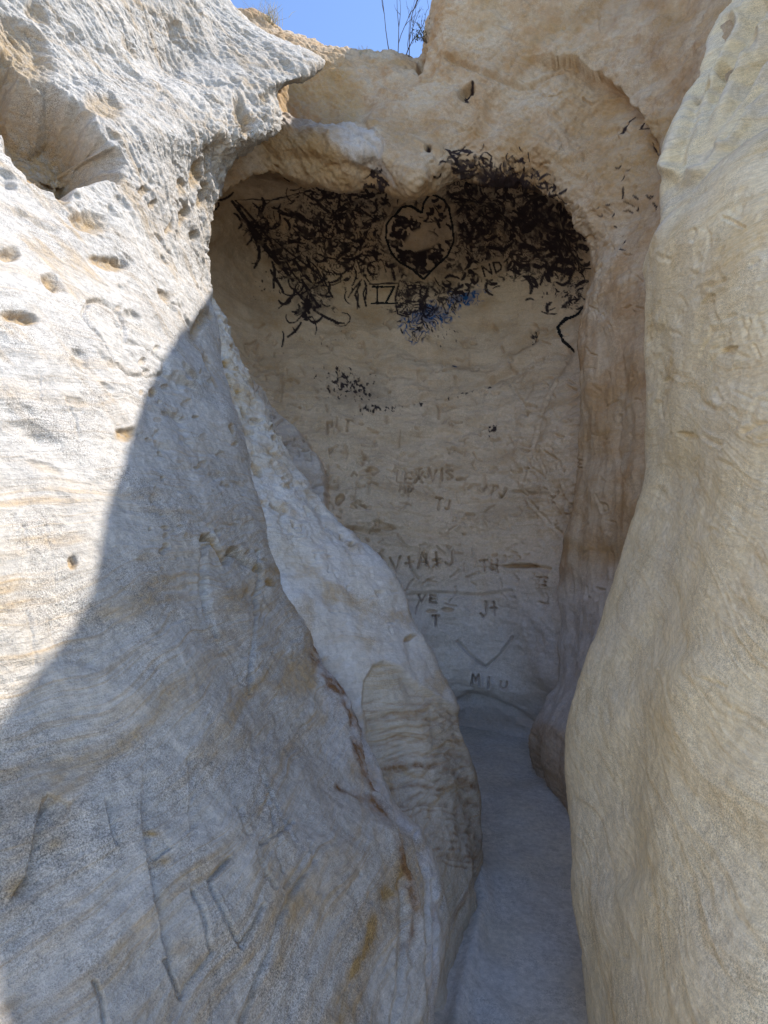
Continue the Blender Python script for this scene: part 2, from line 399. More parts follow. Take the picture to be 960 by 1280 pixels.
# pits
hol = inside(px + wb * 3.0, [(-40, 60), (0, 62), (22, 90), (58, 104), (92, 126), (118, 150), (136, 178), (150, 196), (152, 222), (128, 214), (104, 222), (88, 236), (60, 232), (38, 226), (18, 190), (2, 160), (-40, 150)], 9)
hd = np.clip(1.15 - seg_dist(px, [(-10, 70), (25, 92), (62, 108), (95, 130), (120, 155), (140, 185)]) / 150, 0.6, 1)
disp -= hol * hd * .30; stain_shade += hol * .9; rust += hol * .30; disp += hol * fbm(P3, 7, 4, off=95) * .02  # tan hollow, browned further so its shade is painted into the colour
pits = [(25, 60, 60, 26, .8, .10, .7), (130, 130, 34, 15, .3, .05, .6), (62, 222, 30, 16, .1, .08, .9), (140, 205, 14, 18, 0, .06, .7),
        (112, 277, 30, 15, .3, .055, .75), (63, 355, 17, 13, .2, .05, .75), (138, 327, 28, 9, .3, .04, .8), (20, 405, 30, 9, .12, .05, .9), (8, 322, 16, 11, 0, .05, .7),
        (205, 370, 12, 7, .7, .03, .6), (162, 540, 15, 8, .3, .03, .85), (91, 705, 8, 12, .2, .03, .7), (196, 487, 6, 8, .3, .02, .9),
        (250, 405, 11, 25, .5, .05, .7), (263, 460, 6, 26, -.2, .035, .8), (282, 540, 4, 9, -.2, .02, .8), (232, 270, 9, 16, .4, .05, .7), (247, 215, 9, 22, .1, .06, .8),
        (258, 245, 7, 20, .1, .06, .7), (228, 235, 8, 12, .2, .04, .6), (303, 140, 12, 22, -.3, .09, .6), (310, 160, 8, 12, .1, .07, .8), (213, 282, 5, 13, .3, .03, .6),
        (337, 728, 10, 5, .2, .03, 1), (322, 708, 3, 7, -.3, .02, .9), (150, 385, 5, 4, 0, .01, .4), (78, 245, 12, 8, .2, .04, .8), (178, 238, 6, 9, .3, .03, .6),
        (190, 255, 5, 7, .3, .025, .6), (60, 580, 30, 7, .3, .012, .3), (95, 500, 22, 6, .3, .01, .25), (180, 700, 16, 6, -.2, .008, .3),
        (330, 120, 10, 7, .3, .05, .6), (160, 60, 6, 20, -.6, .02, .4), (45, 20, 24, 9, .7, .05, .6)]
for p in pits: pit(disp, stain_shade, px, p[0], p[1], p[2], p[3], p[4], p[5] * .62, p[6], wb * 2.0, .35)
for k in range(8):
    t = rng.random(); y = 120 + t * 200; x = 255 + rng.normal() * 28 + (40 if y < 190 else -10)
    pit(disp, stain_shade, px, x, y, rng.uniform(3, 8), rng.uniform(5, 14), rng.normal() * .3, rng.uniform(.012, .035), rng.uniform(.2, .7), wb * 1.5, .4)
for k in range(70):
    x = rng.uniform(180, 345); y = rng.uniform(430, 720)
    if x > 250 + (y - 430) * .3: continue
    pit(disp, stain_shade, px, x, y, rng.uniform(2, 7), rng.uniform(2, 5), rng.normal() * .6, rng.uniform(.003, .012), rng.uniform(.1, .6), wb)
# carvings
w1 = wb * .5
w2 = wb * .7 + wobble(P3, 42, 1.6)
for pts, wd, dp in [
    ([(104, 388), (112, 376), (128, 374), (144, 384), (155, 402), (161, 424), (184, 436), (204, 452), (208, 466), (190, 470), (168, 466), (148, 452), (128, 426), (110, 408), (102, 396), (104, 388)], 2.0, .010),
    ([(150, 408), (160, 430), (175, 448), (185, 462)], 1.8, .006), ([(85, 500), (96, 520), (104, 545)], 1.8, .007),
    ([(90, 510), (105, 512)], 1.5, .006), ([(50, 500), (48, 470)], 1.5, .004),
    ([(32, 655), (34, 700), (42, 728)], 2.2, .010), ([(60, 655), (66, 700), (70, 730)], 2.2, .008), ([(32, 655), (60, 652)], 2, .006),
    ([(0, 768), (35, 765), (44, 830)], 2.5, .012), ([(0, 855), (40, 848), (60, 840)], 2.5, .012), ([(60, 770), (75, 830)], 2, .006),
    ([(22, 640), (28, 740)], 2.5, .006),
    ([(250, 690), (252, 676), (260, 672), (272, 690), (281, 703), (287, 692), (296, 689), (306, 700), (318, 712)], 3.2, .020),
    ([(250, 690), (254, 730), (262, 765), (272, 790)], 2.6, .014), ([(322, 690), (319, 780), (318, 862)], 1.8, .011),
    ([(318, 862), (300, 835), (275, 800)], 1.6, .006), ([(262, 672), (262, 655)], 1.5, .006),
    ([(345, 790), (352, 783), (360, 790), (352, 798), (345, 790)], 1.5, .006), ([(362, 788), (372, 784), (376, 794), (366, 800), (362, 788)], 1.5, .006),
    ([(345, 808), (352, 803), (360, 812), (352, 822), (344, 815), (345, 808)], 1.5, .006), ([(366, 806), (375, 806), (377, 818), (368, 822), (366, 806)], 1.5, .006),
    ([(332, 962), (345, 990), (360, 1020), (374, 1044)], 2.0, .015), ([(306, 1003), (311, 1022), (318, 1034)], 2.0, .012),
    ([(338, 990), (344, 1010), (346, 1035)], 1.6, .008), ([(320, 1010), (340, 996)], 1.6, .006), ([(334, 1048), (356, 1034), (372, 1020)], 2.0, .012),
    ([(329, 1060), (340, 1085), (350, 1106)], 2.0, .012), ([(352, 1040), (354, 1060), (362, 1085)], 1.6, .007),
    ([(296, 1064), (284, 1080), (272, 1096), (276, 1118), (288, 1150), (304, 1182), (318, 1162), (336, 1130)], 2.2, .014),
    ([(250, 1110), (258, 1140), (266, 1180), (271, 1190), (256, 1208), (240, 1230), (232, 1248), (222, 1226), (208, 1200)], 2.2, .016),
    ([(400, 1070), (376, 1110), (350, 1160), (330, 1210), (306, 1275)], 2.4, .014), ([(392, 1060), (365, 1105)], 2, .006),
    ([(116, 1228), (126, 1255), (134, 1290)], 2.4, .009), ([(270, 1240), (272, 1290)], 2, .006)]:
    groove(disp, px, pts, wd * 1.25, dp * (2.2 if pts[0] in ((104, 388), (150, 408)) else 2.4 if pts[0] in ((250, 690), (322, 690), (262, 672)) else .45 if pts[0] in ((32, 655), (60, 655), (0, 768), (0, 855), (60, 770), (22, 640)) else 1.15) * np.clip(.62 + .55 * fbm(P3, 7, 2, off=88), .1, 1.1), .10, w2)
for pts, fall, dp in [
    ([(58, 985), (46, 1030), (34, 1090), (14, 1120)], 22, .03), ([(92, 1000), (62, 985)], 16, .02),
    ([(176, 960), (180, 1010), (190, 1070), (202, 1170), (218, 1220)], 22, .022), ([(236, 940), (240, 985), (248, 1030)], 18, .012),
    ([(132, 990), (140, 1020), (150, 1054)], 18, .012), ([(330, 720), (322, 790)], 10, .008), ([(200, 1070), (226, 1050)], 14, .015)]:
    step_line(disp, px, pts[::-1], fall, dp * .6, wb * 1.6)
for (x, y, rx, ry, a, s) in [(70, 1050, 22, 10, -.6, .7), (20, 1105, 26, 14, -.7, .8), (198, 1034, 12, 4, .2, 1), (208, 1070, 18, 6, -.4, .9), (75, 970, 16, 10, -.4, .7),
                             (225, 1185, 18, 8, -.7, .5), (255, 1200, 14, 7, -.9, .4), (290, 790, 34, 8, -.2, .35), (170, 880, 70, 9, -.5, .35), (250, 690, 50, 10, .1, .25),
                             (180, 1260, 30, 10, -.7, .4), (15, 1255, 24, 10, -.6, .5), (290, 930, 60, 7, -.6, .35), (210, 640, 40, 6, .1, .35), (150, 770, 50, 8, -.1, .3)]:
    i = near(px, x, y, x, y, max(rx, ry) * 2.5)
    q = px[i] - (x, y) + wb[i] * 1.5; c, s2 = math.cos(a), math.sin(a)
    u = (q[:, 0] * c + q[:, 1] * s2) / rx; v = (-q[:, 0] * s2 + q[:, 1] * c) / ry
    stain_shade[i] = np.maximum(stain_shade[i], s * np.exp(-(u * u + v * v)))
# rust seams by the crest of the fold
wv = wb * 2.2
def seam(pts, wd, amt, dp, arr):
    a = np.asarray(pts, float); i = near(px, a[:, 0].min(), a[:, 1].min(), a[:, 0].max(), a[:, 1].max(), wd * 5)
    d = seg_dist(px[i] + wv[i], a); e = np.exp(-(d / wd) ** 2)
    arr[i] = np.maximum(arr[i], amt * e * np.clip(.7 + 1.2 * fbm(P3[i], 14, 3, off=71), .1, 1)); disp[i] -= dp * e * .4
wv = wb * 3.0
RID = [(385, 790), (402, 815), (420, 850), (440, 884), (456, 930), (470, 985), (490, 1010), (505, 1050)]
step_line(disp, px, RID[::-1], 16, .035, wb * 1.5)
step_line(disp, px, [(478, 1008), (500, 1060), (516, 1110), (520, 1180), (512, 1290)], 12, -.02, wb * 1.5)
for pts, wd, dp in [([(520, 1040), (534, 1100), (532, 1180), (524, 1290)], 3, .012), ([(541, 1100), (540, 1180), (530, 1290)], 2.5, .010), ([(500, 1100), (496, 1180), (478, 1290)], 4, .010)]:
    groove(disp, px, pts, wd, dp, .4, wb)
seam([(396, 808), (404, 830), (418, 860), (436, 885), (452, 930), (468, 985)], 5, 1.2, .010, rust)
seam([(430, 980), (455, 992), (478, 1010), (494, 1045), (505, 1085), (510, 1140), (500, 1185)], 5, 1.3, .012, rust)
seam([(505, 1085), (478, 1120), (460, 1170), (438, 1215), (415, 1270)], 9, 1.3, .010, stain_shade)
seam([(470, 1040), (482, 1080), (486, 1150), (490, 1210)], 5, .4, .008, stain_shade)
seam([(525, 1055), (530, 1130), (522, 1210), (515, 1280)], 4, .3, .014, stain_shade)
seam([(252, 676), (260, 671), (272, 690), (281, 703), (287, 692), (296, 689), (306, 700), (318, 712)], 3, 1.1, .006, stain_shade)
for pts, wd in [([(534, 1066), (542, 1110), (541, 1180), (530, 1290)], 7), ([(412, 828), (434, 866), (452, 910), (468, 965), (490, 1000), (520, 1040)], 8)]:
    i = near(px, pts[0][0] - 30, pts[0][1], pts[-1][0] + 30, pts[-1][1], 30); pale[i] = np.maximum(pale[i], .85 * np.exp(-(seg_dist(px[i] + wb[i], pts) / wd) ** 2))  # crest strip paled: skylight on its upward side put into the colour
seam([(545, 1130), (540, 1200), (530, 1290)], 3, .5, .010, rust)
stain_shade = np.maximum(stain_shade, (1 - low) * np.clip(fbm(sk, .5, 4, .6, off=161) * 1.5 - .3, 0, .5) * sstep(-1, .2, rough))
stain_shade = np.maximum(stain_shade, low * np.clip(fbm(np.stack([bw * 7, P3[:, 1] * 1.6, P3[:, 0] * 1.6], -1), 1, 5, .6, off=72) * 1.9 - .25, 0, .75))
disp += low * fbm(np.stack([bw * 34, P3[:, 1] * 5, P3[:, 0] * 5], -1), 1, 3, .6, off=73) * .0028
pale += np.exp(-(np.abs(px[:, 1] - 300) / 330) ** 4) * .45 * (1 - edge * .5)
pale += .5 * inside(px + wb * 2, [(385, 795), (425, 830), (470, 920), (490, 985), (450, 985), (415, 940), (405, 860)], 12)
dispA = A + n * disp.reshape(A.shape[:2])[..., None]
WALL = dispA
tag(build('canyon_wall', dispA, M_WALL, dict(stain_shade=stain_shade, pale=np.clip(pale, 0, 1), rust=rust, dark=np.zeros(len(P3)))),
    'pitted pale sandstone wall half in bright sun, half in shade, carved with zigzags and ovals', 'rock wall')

# ================================================================== FIN BEHIND IT
FN = [(375, 262, 3.22, 236), (420, 284, 3.28, 255), (470, 303, 3.28, 272), (520, 328, 3.26, 290), (590, 366, 3.22, 312), (640, 404, 3.18, 334), (680, 442, 3.14, 345),
      (720, 482, 3.10, 354), (780, 512, 3.06, 386), (840, 544, 3.03, 418), (880, 561, 3.0, 440), (930, 577, 2.96, 462), (1000, 592, 2.89, 498), (1060, 599, 2.81, 538),
      (1105, 601, 2.72, 552), (1150, 598, 2.60, 555), (1220, 588, 2.4, 552), (1300, 575, 2.2, 540)]
rows = []
for (y, sx, ys, wx) in FN:
    wyc = interp(y, LW, 3)
    k = sstep(760, 930, y)
    yw = wyc + .0 + .32 * k                        # depth where it leaves the wall
    pts = [P(wx - 90, y, yw + .45), P(wx - 35, y, yw + .22)]
    for f in (0.0, .3, .58, .8, .94, 1.0):
        x = (wx - 8) + (sx - wx + 8) * f
        yy = yw + (ys - yw) * f - (.05 + .10 * k) * math.sin(math.pi * f ** 1.3)
        if f == 1: yy = ys
        pts.append(P(x, y, yy))
    pts += [P(sx - 5, y, ys + .16), P(sx - 30, y, ys + .5), P(sx - 90, y, ys + 1.1)]
    rows.append(pts)
G = np.array(rows)
top = G[0].copy(); top[:, 2] += .4; top[:, 0] -= .1; top[:, 1] += .15
bot = G[-1].copy(); bot[:, 2] -= .5
G = np.concatenate([[top], G, [bot]])
A = loft(G, 1.15); n = normals(A); P3 = A.reshape(-1, 3); px, dep = proj(P3); wb = wobble(P3)
disp = np.zeros(len(P3)); stain_shade = np.zeros(len(P3)); rust = np.zeros(len(P3))
disp += fbm(P3, 2.2, 3, off=2) * .045 + fbm(P3, 7, 5, .58, off=6) * .014
cap = inside(px + wb * .6, [(200, 300), (300, 380), (420, 560), (640, 700), (640, 960), (560, 885), (545, 876), (520, 858), (495, 838), (476, 829), (462, 834), (452, 852), (450, 880), (458, 930), (470, 980), (400, 980), (300, 700)], 3)
disp += cap * .028
bedc = P3 @ (np.array([.12, -.1, 1.0]) / 1.02); bw = bedc + fbm(P3, 1.5, 3) * .06
bl = fbm(np.stack([bw * 30, P3[:, 1] * .7, P3[:, 0] * .7], -1), 1, 5, .66)
disp += bl * .0045 * (1 - cap * .75)
rust += np.clip((bl - .12) * 2.6, 0, .8) * (1 - cap) * np.clip(.7 + fbm(P3, 5, 3, off=74), .2, 1)
wv_ = wb * 1.2
for pts, wd, amt in [([(452, 905), (500, 890), (545, 900), (572, 930)], 3, .35), ([(460, 935), (505, 922), (550, 930), (580, 955)], 4, .45), ([(468, 965), (510, 952), (555, 958), (588, 985)], 5, .7), ([(474, 990), (515, 978), (560, 984), (592, 1008)], 3, .6),
                     ([(482, 1012), (525, 1000), (565, 1004), (594, 1026)], 2.5, .5), ([(500, 1050), (540, 1030), (575, 1034), (597, 1050)], 3, .5), ([(520, 1085), (560, 1066), (598, 1074)], 3.5, .6), ([(470, 955), (520, 938), (560, 944)], 2, .4)] + [([(np.interp(yb, [860, 1090], [448, 530]), yb + 14), (np.interp(yb, [860, 1090], [490, 558]), yb + rng.uniform(-3, 3)), (np.interp(yb, [860, 1090], [540, 585]), yb + 4 + rng.uniform(-3, 3)), (np.interp(yb, [860, 1000, 1090], [562, 590, 600]), yb + 18)], rng.uniform(1.0, 2.2), rng.uniform(.2, .55)) for yb in np.arange(868, 1085, 9.5)]:
    a = np.asarray(pts, float); i = near(px, a[:, 0].min(), a[:, 1].min(), a[:, 0].max(), a[:, 1].max(), 20)
    e = np.exp(-(seg_dist(px[i] + wv_[i], a) / wd) ** 2) * np.clip(.6 + 1.3 * fbm(P3[i] * (1, 1, 4), 8, 3, off=171), 0, 1)
    rust[i] = np.maximum(rust[i], amt * 1.3 * e * (1 - cap[i])); disp[i] -= .006 * e * (1 - cap[i])
up = 1 - sstep(560, 760, px[:, 1])
disp += up * (fbm(P3 * (1, 1, 1.8), 9, 5, .6, off=8) * .026 - np.maximum(0, fbm(P3 * (1, 1, .7), 10, 3, off=75) - .22) * .10)
for k in range(26):
    y = rng.uniform(420, 760); sx = np.interp(y, [r[0] for r in FN], [r[1] for r in FN]); wx = np.interp(y, [r[0] for r in FN], [r[3] for r in FN])
    x = wx + (sx - wx) * rng.uniform(.05, .95)
    pit(disp, stain_shade, px, x, y, rng.uniform(2, 7), rng.uniform(2, 5), .8 + rng.normal() * .4, rng.uniform(.006, .022), rng.uniform(.2, .8), wb)
for p in [(300, 520, 10, 5, .9, .03, .7), (318, 590, 12, 5, .9, .03, .6), (345, 640, 14, 5, .6, .02, .5), (508, 800, 9, 3, -.6, .025, .8), (340, 545, 7, 4, .6, .02, .6)]:
    pit(disp, stain_shade, px, *p[:5], p[5], p[6], wb)
for k in range(46):
    y = rng.uniform(620, 790); sx = np.interp(y, [r[0] for r in FN], [r[1] for r in FN]); x = sx - rng.uniform(8, 120)
    l = rng.uniform(5, 13); a = rng.choice([0, .1, 1.4, 1.7])
    groove(disp, px, [(x, y), (x + l * math.cos(a), y + l * math.sin(a) * .6)], 1.4, .006, .2, wb * .4)
pale = np.clip(cap * (.25 + .35 * sstep(500, 700, px[:, 1])) * (1 + .9 * fbm(P3, 3.5, 4, off=221)), 0, 1)
stain_shade += cap * np.clip(fbm(P3 * (1, 1, 1.6), 4, 4, .6, off=222) * 1.5 - .1, 0, .55)
dispA = A + n * disp.reshape(A.shape[:2])[..., None]
tag(build('rock_fin', dispA, M_FIN, dict(stain_shade=stain_shade, pale=pale, rust=rust, dark=np.zeros(len(P3)))),
    'rounded sandstone fin with smooth white crest over a banded tan flank, beside the narrow floor', 'rock')

# ================================================================== ALCOVE
cols = [(150, -1.5), (215, -1.0), (268, -.62), (330, -.24), (400, -.08), (480, .02), (560, .04), (640, -.12), (700, -.52), (745, -.95), (800, -1.4)]
AR = [(130, 5.1), (185, 4.85), (235, 4.9), (275, 5.3), (320, 5.56), (380, 5.66), (450, 5.56), (530, 5.36), (620, 5.14), (720, 5.0), (800, 4.98), (866, 4.96), (884, 5.08), (905, 5.12), (930, 5.06), (985, 4.98)]
rows = []
for (y, Y0) in AR:
    k = 1.0 if y > 240 else .55
    nar = sstep(560, 800, y)
    r = []
    for (x, dy) in cols:
        xx = x; d = dy * k
        if nar > 0:
            xx = x + nar * ((560 - 480) * .4 if x < 560 else 0); d *= 1 - .1 * nar
        r.append(P(xx, y, Y0 + d))
    rows.append(r)
A = loft(np.array(rows), .95); n = normals(A); P3 = A.reshape(-1, 3); px, dep = proj(P3); wb = wobble(P3, 4.0, 5.0)
N0 = len(P3)
disp = np.zeros(N0); stain_shade = np.zeros(N0); rust = np.zeros(N0); pale = np.zeros(N0); dark = np.zeros(N0)
disp += fbm(P3, 1.1, 3, off=12) * .12 + fbm(P3, 3.2, 4, off=15) * .045
mid = sstep(380, 480, px[:, 1]) * (1 - sstep(640, 760, px[:, 1]))
stain_shade += .5 * (1 - sstep(330, 600, px[:, 1] + wb[:, 1] * 8 + .25 * (px[:, 0] - 480))) * np.clip(.8 + .8 * fbm(P3, 3, 4, off=92), .2, 1)  # browner towards the upper left, painting in shade from the left wall
stain_shade += .5 * np.clip(fbm(P3 * (1, 1, 2), 2.5, 5, .6, off=93) * 1.6, 0, 1) * (1 - sstep(600, 780, px[:, 1]))
disp += (fbm(P3 * (1, 1, 2.2), 8, 5, .58, off=33)) * (.006 + .020 * mid)
bw = P3[:, 2] + P3[:, 0] * .1 + fbm(P3, .9, 3) * .18
bl = fbm(np.stack([bw * 13, P3[:, 0] * .9, P3[:, 1]], -1), 1, 4, .6)
disp += bl * .006
# swirl of laminae under the blue paint
# fold standing off the wall behind the fin
b = inside(px + wb, [(300, 480), (335, 512), (372, 545), (398, 580), (406, 625), (400, 700), (250, 700)], 7)
disp += b * .20; pale += b * .6
# ledges, breaks
for pts, wd, dp in [([(520, 505), (545, 496), (580, 490), (612, 478), (640, 462)], 3, .03), ([(632, 708), (650, 706), (668, 708), (688, 711)], 2.6, .035),
                    ([(700, 480), (690, 500), (678, 525), (668, 560), (650, 600)], 2, .02), ([(655, 622), (672, 642), (690, 660), (700, 675)], 1.8, .015), ([(500, 745), (540, 742), (580, 745), (640, 740)], 2.5, .018),
                    ([(640, 482), (655, 505), (660, 520)], 2, .015), ([(480, 425), (540, 452), (610, 452), (665, 425)], 7, .03), ([(470, 458), (540, 486), (620, 478), (680, 440)], 6, .03), ([(430, 540), (500, 552), (570, 545), (640, 520)], 6, .025), ([(700, 440), (690, 470), (676, 520), (660, 565)], 9, .04), ([(420, 660), (520, 672), (600, 664), (690, 640)], 6, .02), ([(435, 660), (460, 668), (490, 662)], 2.4, .02), ([(560, 882), (610, 879), (645, 888), (668, 902)], 4, .022)]:
    groove(disp, px, pts, wd, dp, .4, wb * .5)
for p in [(465, 590, 9, 7, 0, .05, .5), (425, 625, 6, 9, .4, .05, .7), (447, 630, 5, 3, 0, .03, .6), (668, 415, 7, 12, 0, .05, .5), (660, 680, 16, 12, .3, -.02, 0), (650, 707, 24, 3, .02, .02, 1.0),
          (480, 660, 16, 4, .3, .03, .5), (560, 762, 0.1 + 9, 3, 0, .025, .6), (540, 765, 8, 2.5, 0, .02, .6)]:
    pit(disp, stain_shade, px, *p[:5], p[5], p[6], wb * .4)
for k in range(430):
    x = rng.uniform(285, 715); y = rng.choice([rng.uniform(400, 620), rng.uniform(560, 760)])
    l = rng.uniform(4, 15); a = rng.choice([0.0, .2, -.3, 1.3, 1.6, .8, -.7]) + rng.normal() * .15
    mx = x + l * .5 * math.cos(a) + rng.normal() * 1.5; my = y + l * .5 * math.sin(a) + rng.normal() * 1.5
    gp = [(x, y), (mx, my), (x + l * math.cos(a), y + l * math.sin(a))]
    groove(disp, px, gp, rng.uniform(.9, 1.8), rng.uniform(.012, .030), .2, wb * .2)
    sd = near(px, min(p[0] for p in gp), min(p[1] for p in gp), max(p[0] for p in gp), max(p[1] for p in gp), 4); rust[sd] = np.maximum(rust[sd], rng.uniform(0, .4) * np.exp(-(seg_dist(px[sd], gp) / 1.2) ** 2))
for k in range(60):
    pit(disp, stain_shade, px, rng.uniform(300, 700), rng.uniform(400, 700), rng.uniform(2, 6), rng.uniform(1.5, 4), rng.normal() * .4, rng.uniform(.01, .03), rng.uniform(.2, .7), wb * .3)
words = (text_strokes('LEX', 496, 588, 9, 14, 1.3, .05, .8) + text_strokes('TJ', 520, 584, 8, 12, 1.3, .05, .8) + text_strokes('VIS', 537, 587, 8, 13, 1.3, -.03, .8) +
         text_strokes('MD', 500, 606, 7, 9, 1.5, .1, .6) + text_strokes('V+A+J', 487, 698, 13, 18, 1.3, -.12, 1.0) + text_strokes('TE', 674, 722, 7, 10, 1.3, 0, .5) +
         text_strokes('VE', 524, 744, 8, 9, 1.7, .03, .6) + text_strokes('T', 541, 770, 8, 12) + text_strokes('J+', 598, 752, 10, 20, 1.3, -.1, .8) + text_strokes('M', 590, 844, 10, 15) +
         text_strokes('I', 607, 848, 8, 14) + text_strokes('U', 624, 854, 9, 9) + text_strokes('TJ', 545, 622, 8, 14, 1.3, .05, .8) + text_strokes('JTJ', 600, 600, 8, 12, 1.5, .2, .8) + text_strokes('K', 683, 618, 6, 10) +
         text_strokes('TH', 600, 700, 9, 13, 1.4, -.05, .7) + text_strokes('LT', 420, 525, 8, 12, 1.5, .1, .6) + text_strokes('P', 408, 530, 8, 14))
for s in words:
    groove(disp, px, s, 1.15, .042 * np.clip(.8 + .9 * fbm(P3, 12, 2, off=61), .2, 1.3), .25, wb * .25)
    sd = near(px, min(p[0] for p in s), min(p[1] for p in s), max(p[0] for p in s), max(p[1] for p in s), 6); rust[sd] = np.maximum(rust[sd], .45 * np.exp(-(seg_dist(px[sd], s) / 1.3) ** 2))
groove(disp, px, [(572, 802), (590, 820), (607, 834), (625, 818), (642, 796)], 1.5, .030, .2)
groove(disp, px, [(570, 640), (590, 660), (602, 648), (598, 630), (612, 622)], 1.6, .012, .3)
groove(disp, px, [(575, 655), (585, 640), (600, 668)], 1.6, .012, .3)
groove(disp, px, [(620, 655), (634, 660), (628, 644), (620, 655)], 1.6, .012, .3)
groove(disp, px, [(320, 470), (330, 458), (345, 458), (352, 480), (350, 500)], 2.2, .02, .3)
pale += .75 * sstep(660, 800, px[:, 1] + wb[:, 1] * 4)
stain_shade += .35 * np.exp(-((px[:, 1] - 903) / 14) ** 2)  # undercut at the wall's foot darkened: shade put into the colour
# ---- paint and soot: strokes drawn along the ceiling and back wall
S = 3; X0, Y0_, X1, Y1_ = 240, 150, 780, 580
ras = np.zeros(((Y1_ - Y0_) * S, (X1 - X0) * S), np.float32); rasb = np.zeros_like(ras)
def stamp(R, x, y, r, v=1.0):
    cx = (x - X0) * S; cy = (y - Y0_) * S; rr = r * S
    x0 = int(max(0, cx - rr - 2)); x1 = int(min(R.shape[1], cx + rr + 3)); y0 = int(max(0, cy - rr - 2)); y1 = int(min(R.shape[0], cy + rr + 3))
    if x1 <= x0 or y1 <= y0: return
    yy, xx = np.mgrid[y0:y1, x0:x1]
    m = np.clip(rr + .7 - np.hypot(xx - cx, yy - cy), 0, 1) * v
    R[y0:y1, x0:x1] = np.maximum(R[y0:y1, x0:x1], m)
def stroke(R, pts, r0, r1=None, taper=True):
    pts = np.asarray(pts, float); r1 = r1 or r0
    L = np.concatenate([[0], np.cumsum(np.linalg.norm(np.diff(pts, axis=0), axis=1))])
    n_ = max(3, int(L[-1] * 1.6)); t = np.linspace(0, L[-1], n_)
    xs = np.interp(t, L, pts[:, 0]); ys = np.interp(t, L, pts[:, 1])
    for k, (x, y) in enumerate(zip(xs, ys)):
        f = k / (n_ - 1); r = r0 + (r1 - r0) * f
        if taper: r *= .45 + .55 * math.sin(math.pi * min(.95, max(.05, f))) ** .5
        stamp(R, x, y, r)
WS = .85
def scribble(R, cx, cy, rx, ry, ang, num, ln, wd, dirs=None):
    num = int(num * .5); ln = ln * 1.35
    c, s = math.cos(ang), math.sin(ang)
    for _ in range(num):
        u, v = np.clip(rng.normal(size=2) * .5, -1.05, 1.05)
        x = cx + rx * u * c - ry * v * s; y = cy + rx * u * s + ry * v * c
        a = (rng.choice(dirs) if dirs else rng.uniform(0, 6.28)) + rng.normal() * .35
        l = ln * rng.uniform(.4, 1.5); bend = rng.normal() * 1.7; pts = [(x, y)]
        for k in range(6):
            a += bend / 6 + rng.normal() * .12; x += math.cos(a) * l / 6; y += math.sin(a) * l / 6 * .9; pts.append((x, y))
        stroke(R, pts, wd * WS * rng.uniform(.4, 1.35))
D = [.9, .7, 2.2, 1.5, 2.5]
scribble(ras, 340, 300, 34, 95, -.7, 55, 16, 1.5, [.95, .85, 2.3])
scribble(ras, 352, 330, 16, 110, -.68, 60, 22, 2.0, [.9, 1.0])
scribble(ras, 420, 285, 90, 70, .1, 150, 15, 1.7, D)
scribble(ras, 400, 260, 70, 34, .1, 90, 14, 2.0, [.3, .8, 2.6])
scribble(ras, 455, 300, 60, 60, 0, 80, 13, 2.0, D)
scribble(ras, 385, 372, 24, 46, .3, 60, 13, 2.0, [1.5, 1.2, 2.0])
scribble(ras, 475, 240, 30, 34, .3, 26, 13, 3.0, [.7, 2.0])
scribble(ras, 585, 215, 34, 50, .6, 50, 14, 2.8)
scribble(ras, 640, 235, 60, 50, .3, 110, 14, 2.6)
scribble(ras, 610, 290, 60, 80, .3, 130, 15, 2.4, D)
scribble(ras, 672, 280, 60, 55, .35, 110, 16, 3.0)
scribble(ras, 700, 300, 34, 44, .8, 60, 14, 3.6)
scribble(ras, 655, 322, 80, 34, .2, 80, 12, 2.0)
scribble(ras, 690, 372, 60, 22, .2, 34, 10, 1.7)
scribble(ras, 722, 335, 16, 60, 0, 40, 10, 2.2)
scribble(ras, 520, 370, 30, 18, 0, 40, 11, 2.0, [1.4, .2, 1.8])
scribble(ras, 575, 356, 40, 14, 0, 34, 10, 2.2)
scribble(ras, 512, 395, 22, 26, 0, 22, 10, 1.5, [1.5, 1.3])
scribble(ras, 520, 318, 60, 22, 0, 70, 12, 2.6)
scribble(ras, 500, 272, 20, 26, 0, 26, 10, 2.4)
scribble(ras, 560, 270, 24, 60, .2, 50, 14, 2.2, D)
# the heart, the ring and the letters painted on the rock
HEART = [(527, 265), (516, 258), (503, 258), (490, 267), (483, 282), (482, 298), (487, 315), (499, 329), (514, 339), (530, 350), (545, 333), (559, 318), (566, 300), (566, 280), (562, 262), (555, 250), (545, 243), (535, 246), (529, 254), (527, 265)]
hm = None
yy, xx = np.mgrid[0:ras.shape[0], 0:ras.shape[1]]
pp = np.stack([xx.ravel() / S + X0, yy.ravel() / S + Y0_], -1)
hm = inside(pp, HEART, 2).reshape(ras.shape)
HB = [(525 + (x - 525) * 1.14, 297 + (y - 297) * 1.12) for x, y in HEART]
ras *= 1 - .4 * inside(pp, HB, 3).reshape(ras.shape)
ras *= 1 - .94 * hm
inner = np.zeros_like(ras)
scribble(inner, 502, 280, 17, 16, .4, 60, 9, 3.2); scribble(inner, 530, 318, 32, 11, -.15, 90, 10, 3.4, [0, .3, 2.9]); scribble(inner, 496, 305, 10, 18, 0, 26, 9, 2.6)
scribble(inner, 545, 262, 14, 12, 0, 26, 8, 2.0, [1.4, 1.0]); scribble(inner, 545, 290, 20, 22, .8, 22, 9, 1.8, [.8]); scribble(inner, 525, 338, 12, 7, 0, 24, 6, 3.0); scribble(inner, 520, 290, 36, 34, 0, 26, 4, 1.2)
ras = np.maximum(ras, inner * hm * (1 - .95 * inside(pp, [(505, 303), (513, 290), (528, 284), (540, 290), (553, 300), (540, 308), (518, 313)], 3).reshape(ras.shape)))
